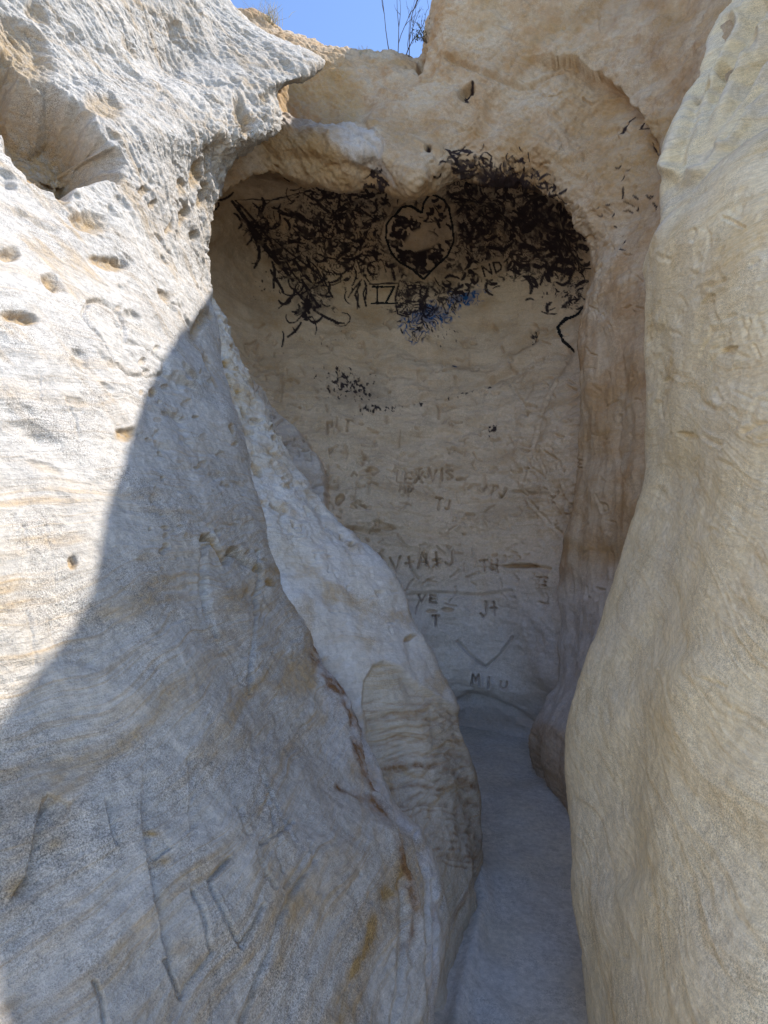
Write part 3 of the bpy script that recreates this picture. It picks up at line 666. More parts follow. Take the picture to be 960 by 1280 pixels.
ltr = [(462, 353), (495, 353), (495, 382), (462, 382)]
ras *= 1 - .95 * inside(pp, ltr, 3).reshape(ras.shape)
ltr2 = [(597, 330), (628, 320), (634, 342), (600, 352)]
ras *= 1 - .8 * inside(pp, ltr2, 3).reshape(ras.shape)
RING = [(716, 438), (702, 425), (696, 408), (704, 396), (718, 393), (730, 384), (735, 372)]
LET_I = [[(466, 357), (479, 358)], [(472, 357), (472, 377)], [(465, 377), (480, 378)]]
LET_Z = [[(480, 358), (493, 358), (482, 378), (496, 378)]]
solo = [('painted_heart', [[(x + rng.normal() * .8, y + rng.normal() * .8) for x, y in HEART[:-1]] + [HEART[0]]], 1.45), ('painted_ring', [RING], 1.8), ('painted_letter', LET_I, 1.35), ('painted_letter', LET_Z, 1.35)]
for st in [[(462, 354), (498, 355)], [(458, 356), (454, 366), (458, 380)], [(450, 354), (444, 367), (449, 382)], [(498, 356), (494, 372), (497, 392), (510, 398)]]: stroke(ras, st, 1.1, taper=False)
for st in text_strokes('EO', 508, 358, 12, 19, 1.3) + text_strokes('ND', 601, 333, 12, 14, 1.25, -.3): stroke(ras, st, 1.2, taper=False)
stroke(ras, [(292, 253), (306, 270), (325, 300), (350, 330), (366, 350)], 2.6, 3.0); stroke(ras, [(296, 252), (318, 275), (338, 300), (347, 325)], 1.6); stroke(ras, [(340, 298), (365, 318), (398, 342), (405, 358)], 1.2); stroke(ras, [(296, 252), (340, 250), (395, 244)], 1.0)
stroke(ras, [(300, 258), (316, 290), (340, 322)], 1.6)
def look(R, q):
    x = np.clip(((q[:, 0] - X0) * S), 0, R.shape[1] - 1).astype(int); y = np.clip(((q[:, 1] - Y0_) * S), 0, R.shape[0] - 1).astype(int)
    ok = (q[:, 0] > X0) & (q[:, 0] < X1) & (q[:, 1] > Y0_) & (q[:, 1] < Y1_)
    return np.where(ok, R[y, x], 0)
# soot haze stain (soft), plus ceiling shade painted in with it
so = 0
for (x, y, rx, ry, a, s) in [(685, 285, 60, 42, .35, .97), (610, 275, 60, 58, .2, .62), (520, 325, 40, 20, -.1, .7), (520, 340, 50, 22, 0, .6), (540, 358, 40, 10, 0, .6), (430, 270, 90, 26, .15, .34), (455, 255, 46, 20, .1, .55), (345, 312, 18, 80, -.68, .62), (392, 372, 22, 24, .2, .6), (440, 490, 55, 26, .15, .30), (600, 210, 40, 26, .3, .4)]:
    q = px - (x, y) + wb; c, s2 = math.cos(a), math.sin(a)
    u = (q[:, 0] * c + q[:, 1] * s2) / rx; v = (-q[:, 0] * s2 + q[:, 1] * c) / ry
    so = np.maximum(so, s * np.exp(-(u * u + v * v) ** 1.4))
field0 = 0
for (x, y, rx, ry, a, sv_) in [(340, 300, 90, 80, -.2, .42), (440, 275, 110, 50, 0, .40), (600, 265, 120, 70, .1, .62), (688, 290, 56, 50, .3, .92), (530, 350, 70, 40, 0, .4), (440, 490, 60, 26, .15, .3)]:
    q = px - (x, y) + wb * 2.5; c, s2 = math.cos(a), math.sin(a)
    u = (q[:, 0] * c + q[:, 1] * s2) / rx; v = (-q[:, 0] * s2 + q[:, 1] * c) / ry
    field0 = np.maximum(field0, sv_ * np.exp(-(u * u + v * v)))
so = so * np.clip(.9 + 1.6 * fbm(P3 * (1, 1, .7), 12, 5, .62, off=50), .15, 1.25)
soot_shade = field0 * np.clip(.75 + 1.1 * fbm(P3, 4, 5, .6, off=241), .1, 1.3)  # soot film that also paints in the shade of the ceiling
so = np.maximum(so, soot_shade) * (1 - .45 * inside(px, HB, 5)) * (1 - .8 * inside(px, ltr, 5))
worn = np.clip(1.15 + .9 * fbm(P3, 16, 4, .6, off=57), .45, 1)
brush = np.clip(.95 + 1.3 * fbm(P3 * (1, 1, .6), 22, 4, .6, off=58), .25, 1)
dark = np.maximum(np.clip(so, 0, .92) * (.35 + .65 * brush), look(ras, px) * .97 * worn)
blue = np.zeros(N0)
# flecks and looping scrawl
def field(lst):
    r = np.zeros(N0)
    for (x, y, rx, ry, a, amt) in lst:
        q = px - (x, y); c, s2 = math.cos(a), math.sin(a)
        u = (q[:, 0] * c + q[:, 1] * s2) / rx; v = (-q[:, 0] * s2 + q[:, 1] * c) / ry
        r = np.maximum(r, amt * np.exp(-(u * u + v * v)))
    return r
fl_f = field([(435, 480, 56, 26, .15, 1.12), (470, 512, 44, 14, 0, .95), (525, 506, 20, 6, 0, 1), (617, 535, 14, 14, 0, 1.05), (345, 350, 50, 44, .2, .72), (440, 345, 66, 32, 0, .85), (668, 420, 10, 18, 0, 1.1), (690, 370, 40, 22, 0, .8), (590, 490, 60, 8, -.3, .72), (540, 415, 50, 24, 0, .8), (400, 420, 90, 40, 0, .55), (420, 285, 90, 60, 0, .8)])
fk = fbm(P3 * (1, 1, .62), 26, 3, .6, off=120)
flk = sstep(0, .09, fk - (1.02 - .98 * fl_f))
sc_f = field([(425, 290, 85, 62, .1, 1), (360, 320, 26, 90, -.68, .9), (600, 270, 90, 80, .2, 1), (655, 325, 80, 34, .1, 1), (530, 372, 60, 26, 0, 1), (620, 210, 60, 30, .2, .8), (715, 340, 18, 60, 0, .8)])
wq = P3 + np.stack([fbm(P3, 7, 2, off=131), fbm(P3, 7, 2, off=137), fbm(P3, 7, 2, off=139)], -1) * .10
scw = 1 - sstep(.035, .075, np.abs(perlin(wq * (11, 11, 9) + 50)))
scw = np.maximum(scw, 1 - sstep(.03, .07, np.abs(perlin(wq * (15, 15, 12) + 90))))
scw *= sstep(.34, .56, sc_f + .35 * fbm(P3, 6, 3, off=141)) * (1 - .85 * inside(px, HB, 3)) * (1 - .95 * inside(px, ltr, 3)) * (1 - .8 * inside(px, ltr2, 3))
bf_ = field([(535, 398, 42, 22, -.15, 1), (582, 372, 34, 16, -.2, .95), (520, 420, 20, 14, 0, .8), (568, 457, 5, 3, 0, .9)])
bsc = 1 - sstep(.05, .11, np.abs(perlin(wq * (13, 13, 6) + 130)))
blue = np.clip(bsc * sstep(.3, .55, bf_ + .2 * fbm(P3, 8, 3, off=143)) + sstep(.6, 1.0, bf_ + .35 * fbm(P3, 10, 4, off=145)) * .7, 0, 1) * worn
blot = sstep(.04, .20, fbm(wq * (1, 1, .8), 10, 4, .6, off=261) - .46 + .50 * np.minimum(1, sc_f * 1.15)) * sstep(.25, .5, sc_f) * (1 - .9 * inside(px, HB, 3)) * (1 - .95 * inside(px, ltr, 3)) * (1 - .8 * inside(px, ltr2, 3))
dark = np.maximum(dark, blot * .92 * worn)
lat = 1 - sstep(.06, .12, np.abs(perlin(wq * (17, 12, 5) + 170)))
dark = np.maximum(dark, np.maximum(np.maximum(flk * .95, scw * .94 * worn), lat * sstep(.35, .6, bf_ + .2 * fbm(P3, 8, 3, off=147)) * .9 * (px[:, 0] < 575)))
dispA = A + n * disp.reshape(A.shape[:2])[..., None]
ALC = dispA
alc = tag(build('rock_alcove', dispA, M_ALC, dict(stain_shade=np.clip(stain_shade, 0, 1), pale=np.clip(pale, 0, 1), rust=rust, dark=dark, blue=blue)),
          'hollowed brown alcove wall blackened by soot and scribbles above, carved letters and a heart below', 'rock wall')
def patch(name, A, n, mask, mat, parent, off):
    R, Cc = A.shape[:2]; m = mask.reshape(R, Cc)
    f = (m[:-1, :-1] + m[1:, :-1] + m[1:, 1:] + m[:-1, 1:]) / 4 > .5
    idx = np.arange(R * Cc).reshape(R, Cc)
    q = np.stack([idx[:-1, :-1], idx[1:, :-1], idx[1:, 1:], idx[:-1, 1:]], -1)[f]
    u, inv = np.unique(q.reshape(-1), return_inverse=True)
    co = (A + n * off).reshape(-1, 3)[u]
    me = bpy.data.meshes.new(name); me.vertices.add(len(u)); me.vertices.foreach_set('co', co.reshape(-1).astype(np.float32))
    return finish(name, me, inv.reshape(-1, 4), mat, None, parent)
nn = normals(dispA)
for nm, paths, wd_s in solo:
    R1 = np.zeros_like(ras)
    for st in paths: stroke(R1, st, wd_s, taper=False)
    patch(nm, dispA, nn, look(R1, px), M_BLACK, alc, .003)

# ================================================================== ARCH: brow over the alcove and the pillar down its right side
AC = [  # mouth edge, lip face, mid, upper, outer, far
 [(225, 300, 3.95), (222, 255, 3.9), (215, 190, 4.0), (215, 120, 4.2), (215, 20, 4.6), (215, -60, 5.2)],
 [(272, 246, 4.05), (272, 215, 3.98), (275, 165, 4.1), (272, 110, 4.3), (272, 18, 4.7), (265, 30, 5.6)],
 [(325, 217, 4.15), (325, 196, 4.08), (328, 152, 4.00), (322, 104, 4.32), (320, 26, 4.66), (320, 38, 5.6)],
 [(375, 224, 4.22), (376, 200, 4.12), (380, 160, 4.02), (382, 112, 4.36), (370, 50, 4.66), (370, 62, 5.6)],
 [(430, 238, 4.26), (432, 210, 4.12), (440, 182, 4.02), (436, 116, 4.34), (412, 66, 4.6), (412, 78, 5.6)],
 [(470, 232, 4.26), (474, 206, 4.12), (474, 180, 4.05), (466, 120, 4.30), (455, 68, 4.6), (455, 80, 5.6)],
 [(512, 246, 4.16), (514, 218, 3.98), (508, 172, 4.10), (498, 122, 4.22), (492, 69, 4.52), (492, 80, 5.6)],
 [(547, 238, 4.18), (548, 205, 4.0), (538, 146, 4.10), (524, 112, 4.18), (523, 80, 4.42), (524, 72, 4.9)],
 [(584, 230, 4.24), (584, 196, 4.06), (574, 138, 4.02), (556, 100, 4.08), (537, 48, 4.25), (538, 30, 5.6)],
 [(628, 232, 4.20), (630, 200, 4.02), (622, 138, 3.95), (606, 80, 3.98), (562, -12, 4.1), (566, -60, 5.4)],
 [(664, 240, 4.14), (672, 208, 3.95), (682, 138, 3.86), (680, 78, 3.84), (650, -110, 3.95), (660, -190, 5.2)],
 [(698, 256, 4.06), (710, 228, 3.88), (735, 150, 3.78), (750, 80, 3.68), (750, -110, 3.72), (760, -240, 4.8)],
 [(724, 288, 4.0), (738, 268, 3.83), (768, 206, 3.68), (812, 136, 3.44), (850, -60, 3.35), (870, -260, 4.2)],
 [(737, 330, 4.0), (750, 322, 3.80), (780, 292, 3.62), (832, 232, 3.28), (900, 90, 2.98), (960, -200, 3.4)],
 [(729, 390, 4.02), (742, 388, 3.84), (768, 380, 3.64), (808, 364, 3.30), (860, 330, 2.98), (960, 240, 2.9)],
 [(720, 455, 4.06), (734, 456, 3.88), (764, 456, 3.64), (806, 454, 3.28), (860, 450, 2.98), (960, 440, 2.9)],
 [(722, 530, 4.10), (735, 530, 3.92), (764, 530, 3.66), (806, 528, 3.28), (860, 525, 2.98), (960, 520, 2.9)],
 [(721, 605, 4.12), (734, 605, 3.94), (762, 606, 3.66), (804, 606, 3.26), (860, 606, 2.98), (960, 606, 2.9)],
 [(714, 670, 4.14), (727, 672, 3.96), (756, 676, 3.66), (798, 680, 3.24), (850, 686, 2.98), (950, 690, 2.9)],
 [(699, 725, 4.16), (714, 727, 3.98), (748, 732, 3.66), (792, 738, 3.22), (840, 744, 2.98), (940, 750, 2.9)],
 [(698, 795, 4.18), (712, 796, 4.0), (742, 800, 3.64), (780, 804, 3.2), (830, 808, 2.98), (930, 812, 2.9)],
 [(690, 856, 4.18), (704, 858, 3.98), (730, 860, 3.60), (766, 866, 3.18), (810, 872, 2.98), (920, 880, 2.9)],
 [(667, 912, 4.20), (684, 916, 3.92), (714, 922, 3.50), (752, 928, 3.12), (800, 935, 2.95), (910, 945, 2.9)],
 [(671, 958, 4.14), (688, 978, 3.80), (716, 1004, 3.40), (756, 1016, 3.06), (800, 1025, 2.9), (900, 1040, 2.85)],
 [(690, 1010, 4.05), (708, 1030, 3.70), (738, 1060, 3.30), (776, 1080, 3.0), (816, 1090, 2.85), (900, 1100, 2.8)]]
rows = [[] for _ in range(8)]
for c in AC:
    m = np.array(c[0], float); l = np.array(c[1], float); dv = (l[:2] - m[:2]); dv /= np.linalg.norm(dv) + 1e-9
    rows[7].append(P(*(m[:2] + dv * 70), m[2] + .75)); rows[6].append(P(*(m[:2] + dv * 8), m[2] + .22))
    for k in range(6): rows[5 - k].append(P(*c[k]))
G = np.array(rows)
A = loft(G, 1.25); n = normals(A); P3 = A.reshape(-1, 3); px, dep = proj(P3); wb = wobble(P3, 5, 4.0)
N0 = len(P3)
disp = np.zeros(N0); stain_shade = np.zeros(N0); rust = np.zeros(N0); pale = np.zeros(N0); dark = np.zeros(N0)
sc = P3 @ np.array([[.8, 0, .6], [0, 1, 0], [-.6, 0, .8]]).T
hi0 = 1 - sstep(280, 460, px[:, 1])
disp += fbm(P3, 1.8, 3, off=4) * .06 + fbm(P3, 5, 5, .55, off=14) * (.014 + .016 * hi0) + fbm(sc * (1, 1, 2.5), 12, 4, off=19) * (.004 + .006 * hi0)
vf = fbm(P3 * (1, 1, .22), 5, 4, off=231); disp += (1 - hi0) * vf * .03
hi = 1 - sstep(250, 380, px[:, 1])
disp += hi * (ridged(sc, 4, 3, off=7) - .6) * .035
step_line(disp, px, [(655, 66), (700, 66), (722, 76), (748, 86), (772, 108), (800, 140), (820, 176), (832, 215), (838, 260)], 60, .13, wb * 1.6)
step_line(disp, px, [(462, 153), (425, 152), (398, 147), (370, 138), (345, 122)], 30, .10, wb)
step_line(disp, px, [(455, 150), (464, 164), (478, 186), (500, 232)][::-1], 14, -.03, wb * .5)
rec = inside(px + wb * 2, [(700, 72), (722, 78), (748, 84), (770, 105), (800, 140), (822, 178), (836, 235), (800, 290), (740, 240), (700, 150)], 22); stain_shade += rec * .35
scoop = np.exp(-(((px[:, 0] - 398) / 56) ** 2 + ((px[:, 1] - 118) / 24) ** 2)); disp -= scoop * .12; stain_shade += inside(px + wb, [(340, 70), (420, 72), (450, 100), (452, 150), (420, 148), (372, 135), (340, 115)], 12) * .8 + inside(px + wb * 2, [(330, 165), (385, 165), (420, 190), (440, 230), (330, 215)], 12) * .6  # first brown patch: tan rock with the overhang's shade painted in
kn = np.hypot((px[:, 0] - 524) / 1.0, (px[:, 1] - 226) / .85); disp += .05 * np.exp(-(kn / 26) ** 2) + .004 * np.sin(kn * .9 + wb[:, 0]) * np.exp(-(kn / 34) ** 2)
sw = np.hypot((px[:, 0] - 498) / 1.1, px[:, 1] - 88); disp += .006 * np.sin(sw * .5 + wb[:, 0] * .6) * np.exp(-((sw - 34) / 24) ** 2)
rust += .45 * inside(px + wb * 3, [(560, 60), (600, 40), (700, 0), (880, -20), (870, 90), (820, 170), (770, 100), (700, 66), (620, 90)], 30) * np.clip(fbm(P3, 2.6, 4, off=211) * 2.2 - .1, 0, 1)
stain_shade += np.clip(fbm(P3 * (1, 1, 1.5), 1.8, 5, .6, off=212) * 1.7 - .15, 0, .8) * (.3 + .7 * hi)
crk = sstep(.88, .98, ridged(P3 * (1, 1, 1.3) + fbm(P3, 3, 2)[:, None] * .12, 2.6, 2, off=213)) * np.clip(fbm(P3, 2, 2, off=214) * 2.4, 0, 1)
disp -= crk * .022
sk = P3 @ np.array([[.7, 0, -.7], [0, 1, 0], [.7, 0, .7]]).T
disp += fbm(sk * (1, 1, 3.5), 6, 5, .62, off=66) * .018 * hi
for p in [(583, 112, 9, 13, .7, .10, .6), (535, 186, 5, 5, 0, .06, .3), (700, 260, 5, 6, 0, .03, .3), (525, 82, 6, 10, .1, .12, .3), (733, 300, 5, 5, 0, .02, .4)]:
    pit(disp, stain_shade, px, *p[:5], p[5], p[6], wb * .5)
for pts, wd, dp in [([(350, 128), (390, 142), (430, 158), (475, 190)], 2.5, .02), ([(640, 215), (655, 250), (690, 290)], 2, .015), ([(560, 70), (600, 90), (660, 100), (700, 78)], 3, .03),
                    ([(775, 150), (770, 162)], 2, .02), ([(785, 150), (797, 138)], 2, .02), ([(802, 172), (806, 182)], 2, .02), ([(748, 15), (750, 40)], 1.5, .01), ([(750, 35), (770, 26)], 1.5, .01),
                    ([(772, 520), (768, 560), (778, 600)], 2, .012), ([(760, 690), (758, 720)], 1.8, .012)]:
    groove(disp, px, pts, wd, dp, .3, wb * .4)
for k in range(80):
    t = rng.random()
    if t < .45: x, y = rng.uniform(725, 800), rng.uniform(300, 760)
    else: x, y = rng.uniform(690, 820), rng.uniform(140, 320)
    l = rng.uniform(5, 15); a = rng.choice([.2, 1.2, 1.7, -.6, .7])
    groove(disp, px, [(x, y), (x + l * .5 * math.cos(a) + rng.normal(), y + l * .5 * math.sin(a) + rng.normal()), (x + l * math.cos(a), y + l * math.sin(a))], rng.uniform(.9, 1.6), rng.uniform(.005, .012), .1)
for s in text_strokes('KE', 710, 576, 7, 9, 1.3) + text_strokes('LT', 730, 734, 9, 13, 1.3, .15, .8) + text_strokes('D', 755, 630, 7, 10): groove(disp, px, s, 1.6, .016, .3)
pil = sstep(400, 520, px[:, 1])
low = sstep(680, 780, px[:, 1])
pale += low * .8
flank = inside(px + wb * .5, [(655, 905), (690, 905), (720, 925), (760, 940), (790, 1060), (640, 1060)], 8)
pale *= 1 - .6 * flank; stain_shade += flank * .12
bl = fbm(np.stack([P3[:, 2] * 30 + fbm(P3, 2, 2) * 2, P3[:, 1], P3[:, 0]], -1), 1, 3); disp += flank * bl * .008; rust += flank * np.clip(bl - .1, 0, .6) * .35
led = inside(px + wb, [(340, 120), (372, 139), (400, 149), (452, 156), (464, 164), (480, 188), (500, 234), (478, 216), (452, 204), (432, 192), (410, 172), (385, 158), (350, 158)], 4); pale += led * .55; disp += led * .015  # lavender ledge, with skylight on its top put into the pale colour
# black marks on the lip
sv = (X0, Y0_, X1, Y1_); X0, Y0_, X1, Y1_ = 300, 60, 860, 360
R2 = np.zeros(((Y1_ - Y0_) * S, (X1 - X0) * S), np.float32)
scribble(R2, 470, 230, 16, 20, .3, 60, 10, 2.6, [1.0, 2.0, 1.5]); scribble(R2, 580, 208, 26, 26, .6, 60, 9, 2.2); scribble(R2, 622, 212, 44, 26, 0, 90, 8, 1.8); scribble(R2, 600, 228, 40, 18, 0, 60, 8, 2.2); scribble(R2, 668, 232, 36, 22, .5, 80, 8, 2.0)
scribble(R2, 685, 262, 12, 40, -.5, 24, 8, 1.8)
stroke(R2, [(465, 214), (467, 220)], 3.2); stroke(R2, [(535, 183), (536, 187)], 3.4); stroke(R2, [(577, 120), (584, 124)], 2.4); stroke(R2, [(580, 112), (590, 102)], 2.6)
stroke(R2, [(604, 190), (600, 196), (604, 206), (612, 206), (614, 196), (608, 190), (604, 190)], 1.3)
stroke(R2, [(556, 182), (566, 186), (578, 182), (582, 178)], 1.2); stroke(R2, [(560, 184), (572, 200), (580, 215), (578, 230)], 2.6)
for st in [[(775, 150), (768, 163)], [(782, 140), (772, 158)], [(795, 140), (790, 156), (806, 152)], [(803, 172), (808, 186)], [(687, 240), (690, 252)], [(694, 252), (697, 264)], [(776, 232), (774, 246)], [(806, 250), (812, 262)], [(780, 300), (776, 312), (784, 314)]]: stroke(R2, st, 1.1)
scribble(R2, 775, 250, 50, 40, .3, 34, 5, 1.2, [1.2, 1.6, .3])
mk = look(R2, px) * (dep > 0); X0, Y0_, X1, Y1_ = sv
vis = np.zeros(A.shape[:2]); dispA = A + n * disp.reshape(A.shape[:2])[..., None]; ARCH = dispA
wq_ = P3 + np.stack([fbm(P3, 7, 2, off=131), fbm(P3, 7, 2, off=137), fbm(P3, 7, 2, off=139)], -1) * .10
ab_ = np.exp(-(((px[:, 0] - 628) / 62) ** 2 + ((px[:, 1] - 230 - .12 * (px[:, 0] - 628)) / 30) ** 2))
dark = np.maximum(dark, ab_ * .95 * sstep(-.05, .22, fbm(wq_, 11, 4, .6, off=251) + .9 * (ab_ - .55)))
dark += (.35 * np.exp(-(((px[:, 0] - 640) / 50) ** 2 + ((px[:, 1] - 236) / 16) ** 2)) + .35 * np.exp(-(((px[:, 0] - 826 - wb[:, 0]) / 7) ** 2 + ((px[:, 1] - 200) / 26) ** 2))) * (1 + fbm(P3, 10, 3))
arch = tag(build('rock_arch', dispA, M_BROW, dict(stain_shade=np.clip(stain_shade, 0, 1), pale=np.clip(pale, 0, 1), rust=rust, dark=np.clip(np.maximum(dark, mk * .95 * np.clip(1.1 + .9 * fbm(P3, 16, 3, off=57), .4, 1)), 0, .96))),
           'overhanging tan rock brow below the sky, continuing down into a scratched pillar beside the alcove', 'rock')

# ================================================================== RIGHT BUTTRESS
BS = [(238, 842, 2.66), (262, 826, 2.74), (306, 799, 2.84), (330, 804, 2.86), (380, 806, 2.88), (440, 807, 2.90), (500, 809, 2.92), (560, 808, 2.92), (600, 804, 2.91), (640, 795, 2.89), (690, 778, 2.84), (740, 762, 2.78),
      (800, 746, 2.68), (850, 730, 2.56), (890, 714, 2.46), (940, 712, 2.38), (1000, 716, 2.26), (1100, 723, 2.06), (1200, 732, 1.9), (1300, 741, 1.74), (1420, 752, 1.58)]
BF = [0, .06, .2, .4, .65, .85, 1.0]
ytop = lambda f: float(np.interp(f, [0, .1, .2, .4, .65, .85, 1.0], [330, 262, 238, 205, 178, 158, 142]))
rows = []
TT = [0, .02, .05, .1, .17, .25, .33, .41, .49, .56, .63, .70, .77, .84, .92, 1.0]
for t in TT:
    r = []
    ys0 = 0
    for f in BF:
        y = ytop(f) + (1420 - ytop(f)) * t
        sx = interp(y, BS, 1); ys = interp(y, BS, 2)
        if f == 0: r += [P(sx + 45, y, ys + .7), P(sx + 7, y, ys + .22)]
        x = sx + (985 - sx) * f
        yr = interp(y, [(140, 1.95), (300, 1.72), (600, 1.5), (900, 1.32), (1100, 1.22), (1300, 1.1), (1420, 1.04)], 1)
        yy = 1 / ((1 - f) / ys + f / yr) - .10 * math.sin(math.pi * f ** .7)
        if t == 0: yy += .10
        r.append(P(x, y, yy))
    e = r[-1]
    r += [np.array([e[0] + .04, .7, e[2] * .8]), np.array([e[0] + .25, -.6, e[2] * .32]), np.array([e[0] + .9, -3.2, e[2] * .2])]
    rows.append(r)
G = np.array(rows)
tp = G[0].copy(); tp[:, 0] += .16; tp[:, 1] += .14; tp[:, 2] += .03
tp2 = G[0].copy(); tp2[:, 0] += .9; tp2[:, 1] += .3; tp2[:, 2] -= .15
bt = G[-1].copy(); bt[:, 2] = -.3
G = np.concatenate([[tp2], [tp], G, [bt]])
A = loft(G, 1.25); n = normals(A); P3 = A.reshape(-1, 3); px, dep = proj(P3); wb = wobble(P3)
N0 = len(P3); disp = np.zeros(N0); stain_shade = np.zeros(N0); pale = np.zeros(N0); rust = np.zeros(N0)
disp += fbm(P3, 1.3, 3, off=44) * .032 + fbm(P3, 5, 3, off=45) * .006
pale += .85 * np.exp(-(seg_dist(px + wb, [(815, 285), (842, 240), (900, 194), (960, 156), (1010, 124)]) / 9) ** 2)  # pale band along the crest: light caught from the sky, painted on
# flutes running down the flank
for pts, wd, dp in [([(842, 600), (812, 760), (790, 880), (780, 960), (772, 1080)], 30, .032), ([(880, 560), (860, 700), (850, 800)], 26, .014), ([(822, 420), (826, 520), (826, 620)], 10, .012)]:
    groove(disp, px, pts, wd, dp, .3, wb * 2)
crk = sstep(.86, .98, ridged(P3 * (1, 1, 1.4) + fbm(P3, 3, 2)[:, None] * .1, 3.2, 2, off=151)) * np.clip(fbm(P3, 2, 2, off=152) * 2, 0, 1)
disp -= crk * .006
hi = 1 - sstep(420, 640, px[:, 1])
disp += hi * (-np.maximum(0, fbm(P3 * (1, 1, 1.3), 7, 3, off=60) - .22) * .022)
b_ = np.array([-.3, -.36, 1.0]); bw = P3 @ (b_ / np.linalg.norm(b_)) + fbm(P3, 1.0, 3) * .20
bl = fbm(np.stack([bw * 30, P3[:, 1] * .8, P3[:, 0] * .8], -1), 1, 5, .62); disp += bl * .0014
ln_ = 1 - np.abs(perlin(np.stack([bw * 17, P3[:, 1] * .5, P3[:, 0] * .5 + 7], -1))) / .10
disp += np.clip(ln_, 0, 1) * .0018 * sstep(420, 560, px[:, 1]); stain_shade += np.clip(ln_, 0, 1) * .45 * np.clip(.4 + 1.5 * fbm(P3, 3.5, 3, off=91), 0, 1) * sstep(440, 620, px[:, 1])
disp += fbm(P3, 26, 3, off=31) * .0022
stain_shade += np.clip((bl - .28) * 2.4, 0, .8) * sstep(560, 800, px[:, 1]) * sstep(760, 860, px[:, 0]) * np.clip(.55 + 1.2 * fbm(P3, 2.5, 3), .05, 1)
stain_shade += hi * np.clip(fbm(P3, 3, 4, off=76) * 1.2, 0, .5)
for p in [(908, 438, 14, 7, -.2, .015, .4), (860, 545, 12, 5, .3, .012, .4), (833, 478, 10, 7, 0, .012, .3), (880, 385, 10, 20, .5, .012, .2)]:
    pit(disp, stain_shade, px, *p[:5], p[5], p[6], wb)
for k in range(40):
    x, y = rng.uniform(815, 955), rng.uniform(270, 600); l = rng.uniform(6, 26); a = rng.choice([1.2, 1.9, .4, -.4])
    groove(disp, px, [(x, y), (x + l * math.cos(a), y + l * math.sin(a))], rng.uniform(2, 4), rng.uniform(.002, .007), .3, wb)
dispA = A + n * disp.reshape(A.shape[:2])[..., None]; BUT = dispA
tag(build('rock_buttress', dispA, M_BUT, dict(stain_shade=np.clip(stain_shade, 0, 1), pale=pale, rust=rust, dark=np.zeros(N0))),
    'tall smooth yellowish sandstone buttress with wavy bedding lines, at the right foreground', 'rock')

# ================================================================== CLIFF ABOVE IT (its top edge is what shades the lower left wall)
edge_px = [(0, 922), (45, 882), (80, 832), (105, 770), (125, 682), (145, 602), (170, 532), (195, 470), (218, 424), (245, 394)]
wp = WALL.reshape(-1, 3); wpx, wd_ = proj(wp)
prof = []
for (x, y) in edge_px:
    d2 = (wpx[:, 0] - x) ** 2 + (wpx[:, 1] - y) ** 2 + np.where(wd_ > 0, wd_ * .5, 1e9)
    h = wp[np.argmin(d2)]
    xc = 1.75
    k = (xc - h[0]) / SDIR[0]
    prof.append(h + SDIR * k)
prof = np.array(prof); prof = prof[np.argsort(prof[:, 1])]
print('PROFILE', np.round(prof, 2).tolist())
ys_ = np.concatenate([[-4.5, -2.0, 0.2], prof[:, 1], [4.25, 4.8, 6.5]])
zs_ = np.concatenate([[.6, .7, 1.3], prof[:, 2], [7.7, 8.2, 8.4]])
o_ = np.argsort(ys_); ys_ = ys_[o_]; zs_ = zs_[o_]
SIL = [(-60, 930, 3.02), (0, 912, 3.02), (40, 902, 3.02), (100, 880, 3.02), (160, 852, 3.02), (225, 836, 3.02), (330, 830, 3.05)]
rows = []
for (y, sx, ys) in SIL[::-1]:
    e = [P(sx + 60, y, ys + .9), P(sx + 9, y, ys + .22), P(sx, y, ys), P(sx + 22, y, ys - .10), P(sx + 55, y, ys - .25), P(1000, y, 2.5)]
    z = e[-1][2]; a_ = e[-1]; b_ = np.array([1.55, 1.2, min(z, 3.7)])
    e += [a_ + (b_ - a_) * t for t in (.15, .3, .45, .6, .75, .9)]
    e += [b_, np.array([1.7, .0, min(z, 3.7) * .34]), np.array([2.1, -2.0, min(z, 3.0) * .22]), np.array([2.5, -4.5, min(z, 2.9) * .2])]
    rows.append(e)
rows = np.array(rows)                      # bottom row first
ncol = rows.shape[1]
pz = np.linspace(prof[-1, 1], prof[0, 1], 9)
ytopc = [4.9, 4.2] + list(pz) + [pz[-1] - .35, .2, -2.0, -4.5]
while len(ytopc) < ncol: ytopc.insert(-1, -3.2)
def edge_row(dx, dz): return np.array([[1.75 + dx, y, float(np.interp(y, ys_, zs_)) + dz] for y in ytopc])
top_e = edge_row(0, 0)
mid_e = rows[-1] * .45 + top_e * .55; mid_e[:, 0] += .10
G = np.concatenate([[edge_row(7, -.6)], [edge_row(2.0, -.25)], [edge_row(.35, -.03)], [top_e], [mid_e], rows[::-1]])
A = loft(G, 1.6); n = normals(A); P3 = A.reshape(-1, 3); px, dep = proj(P3); wb = wobble(P3)
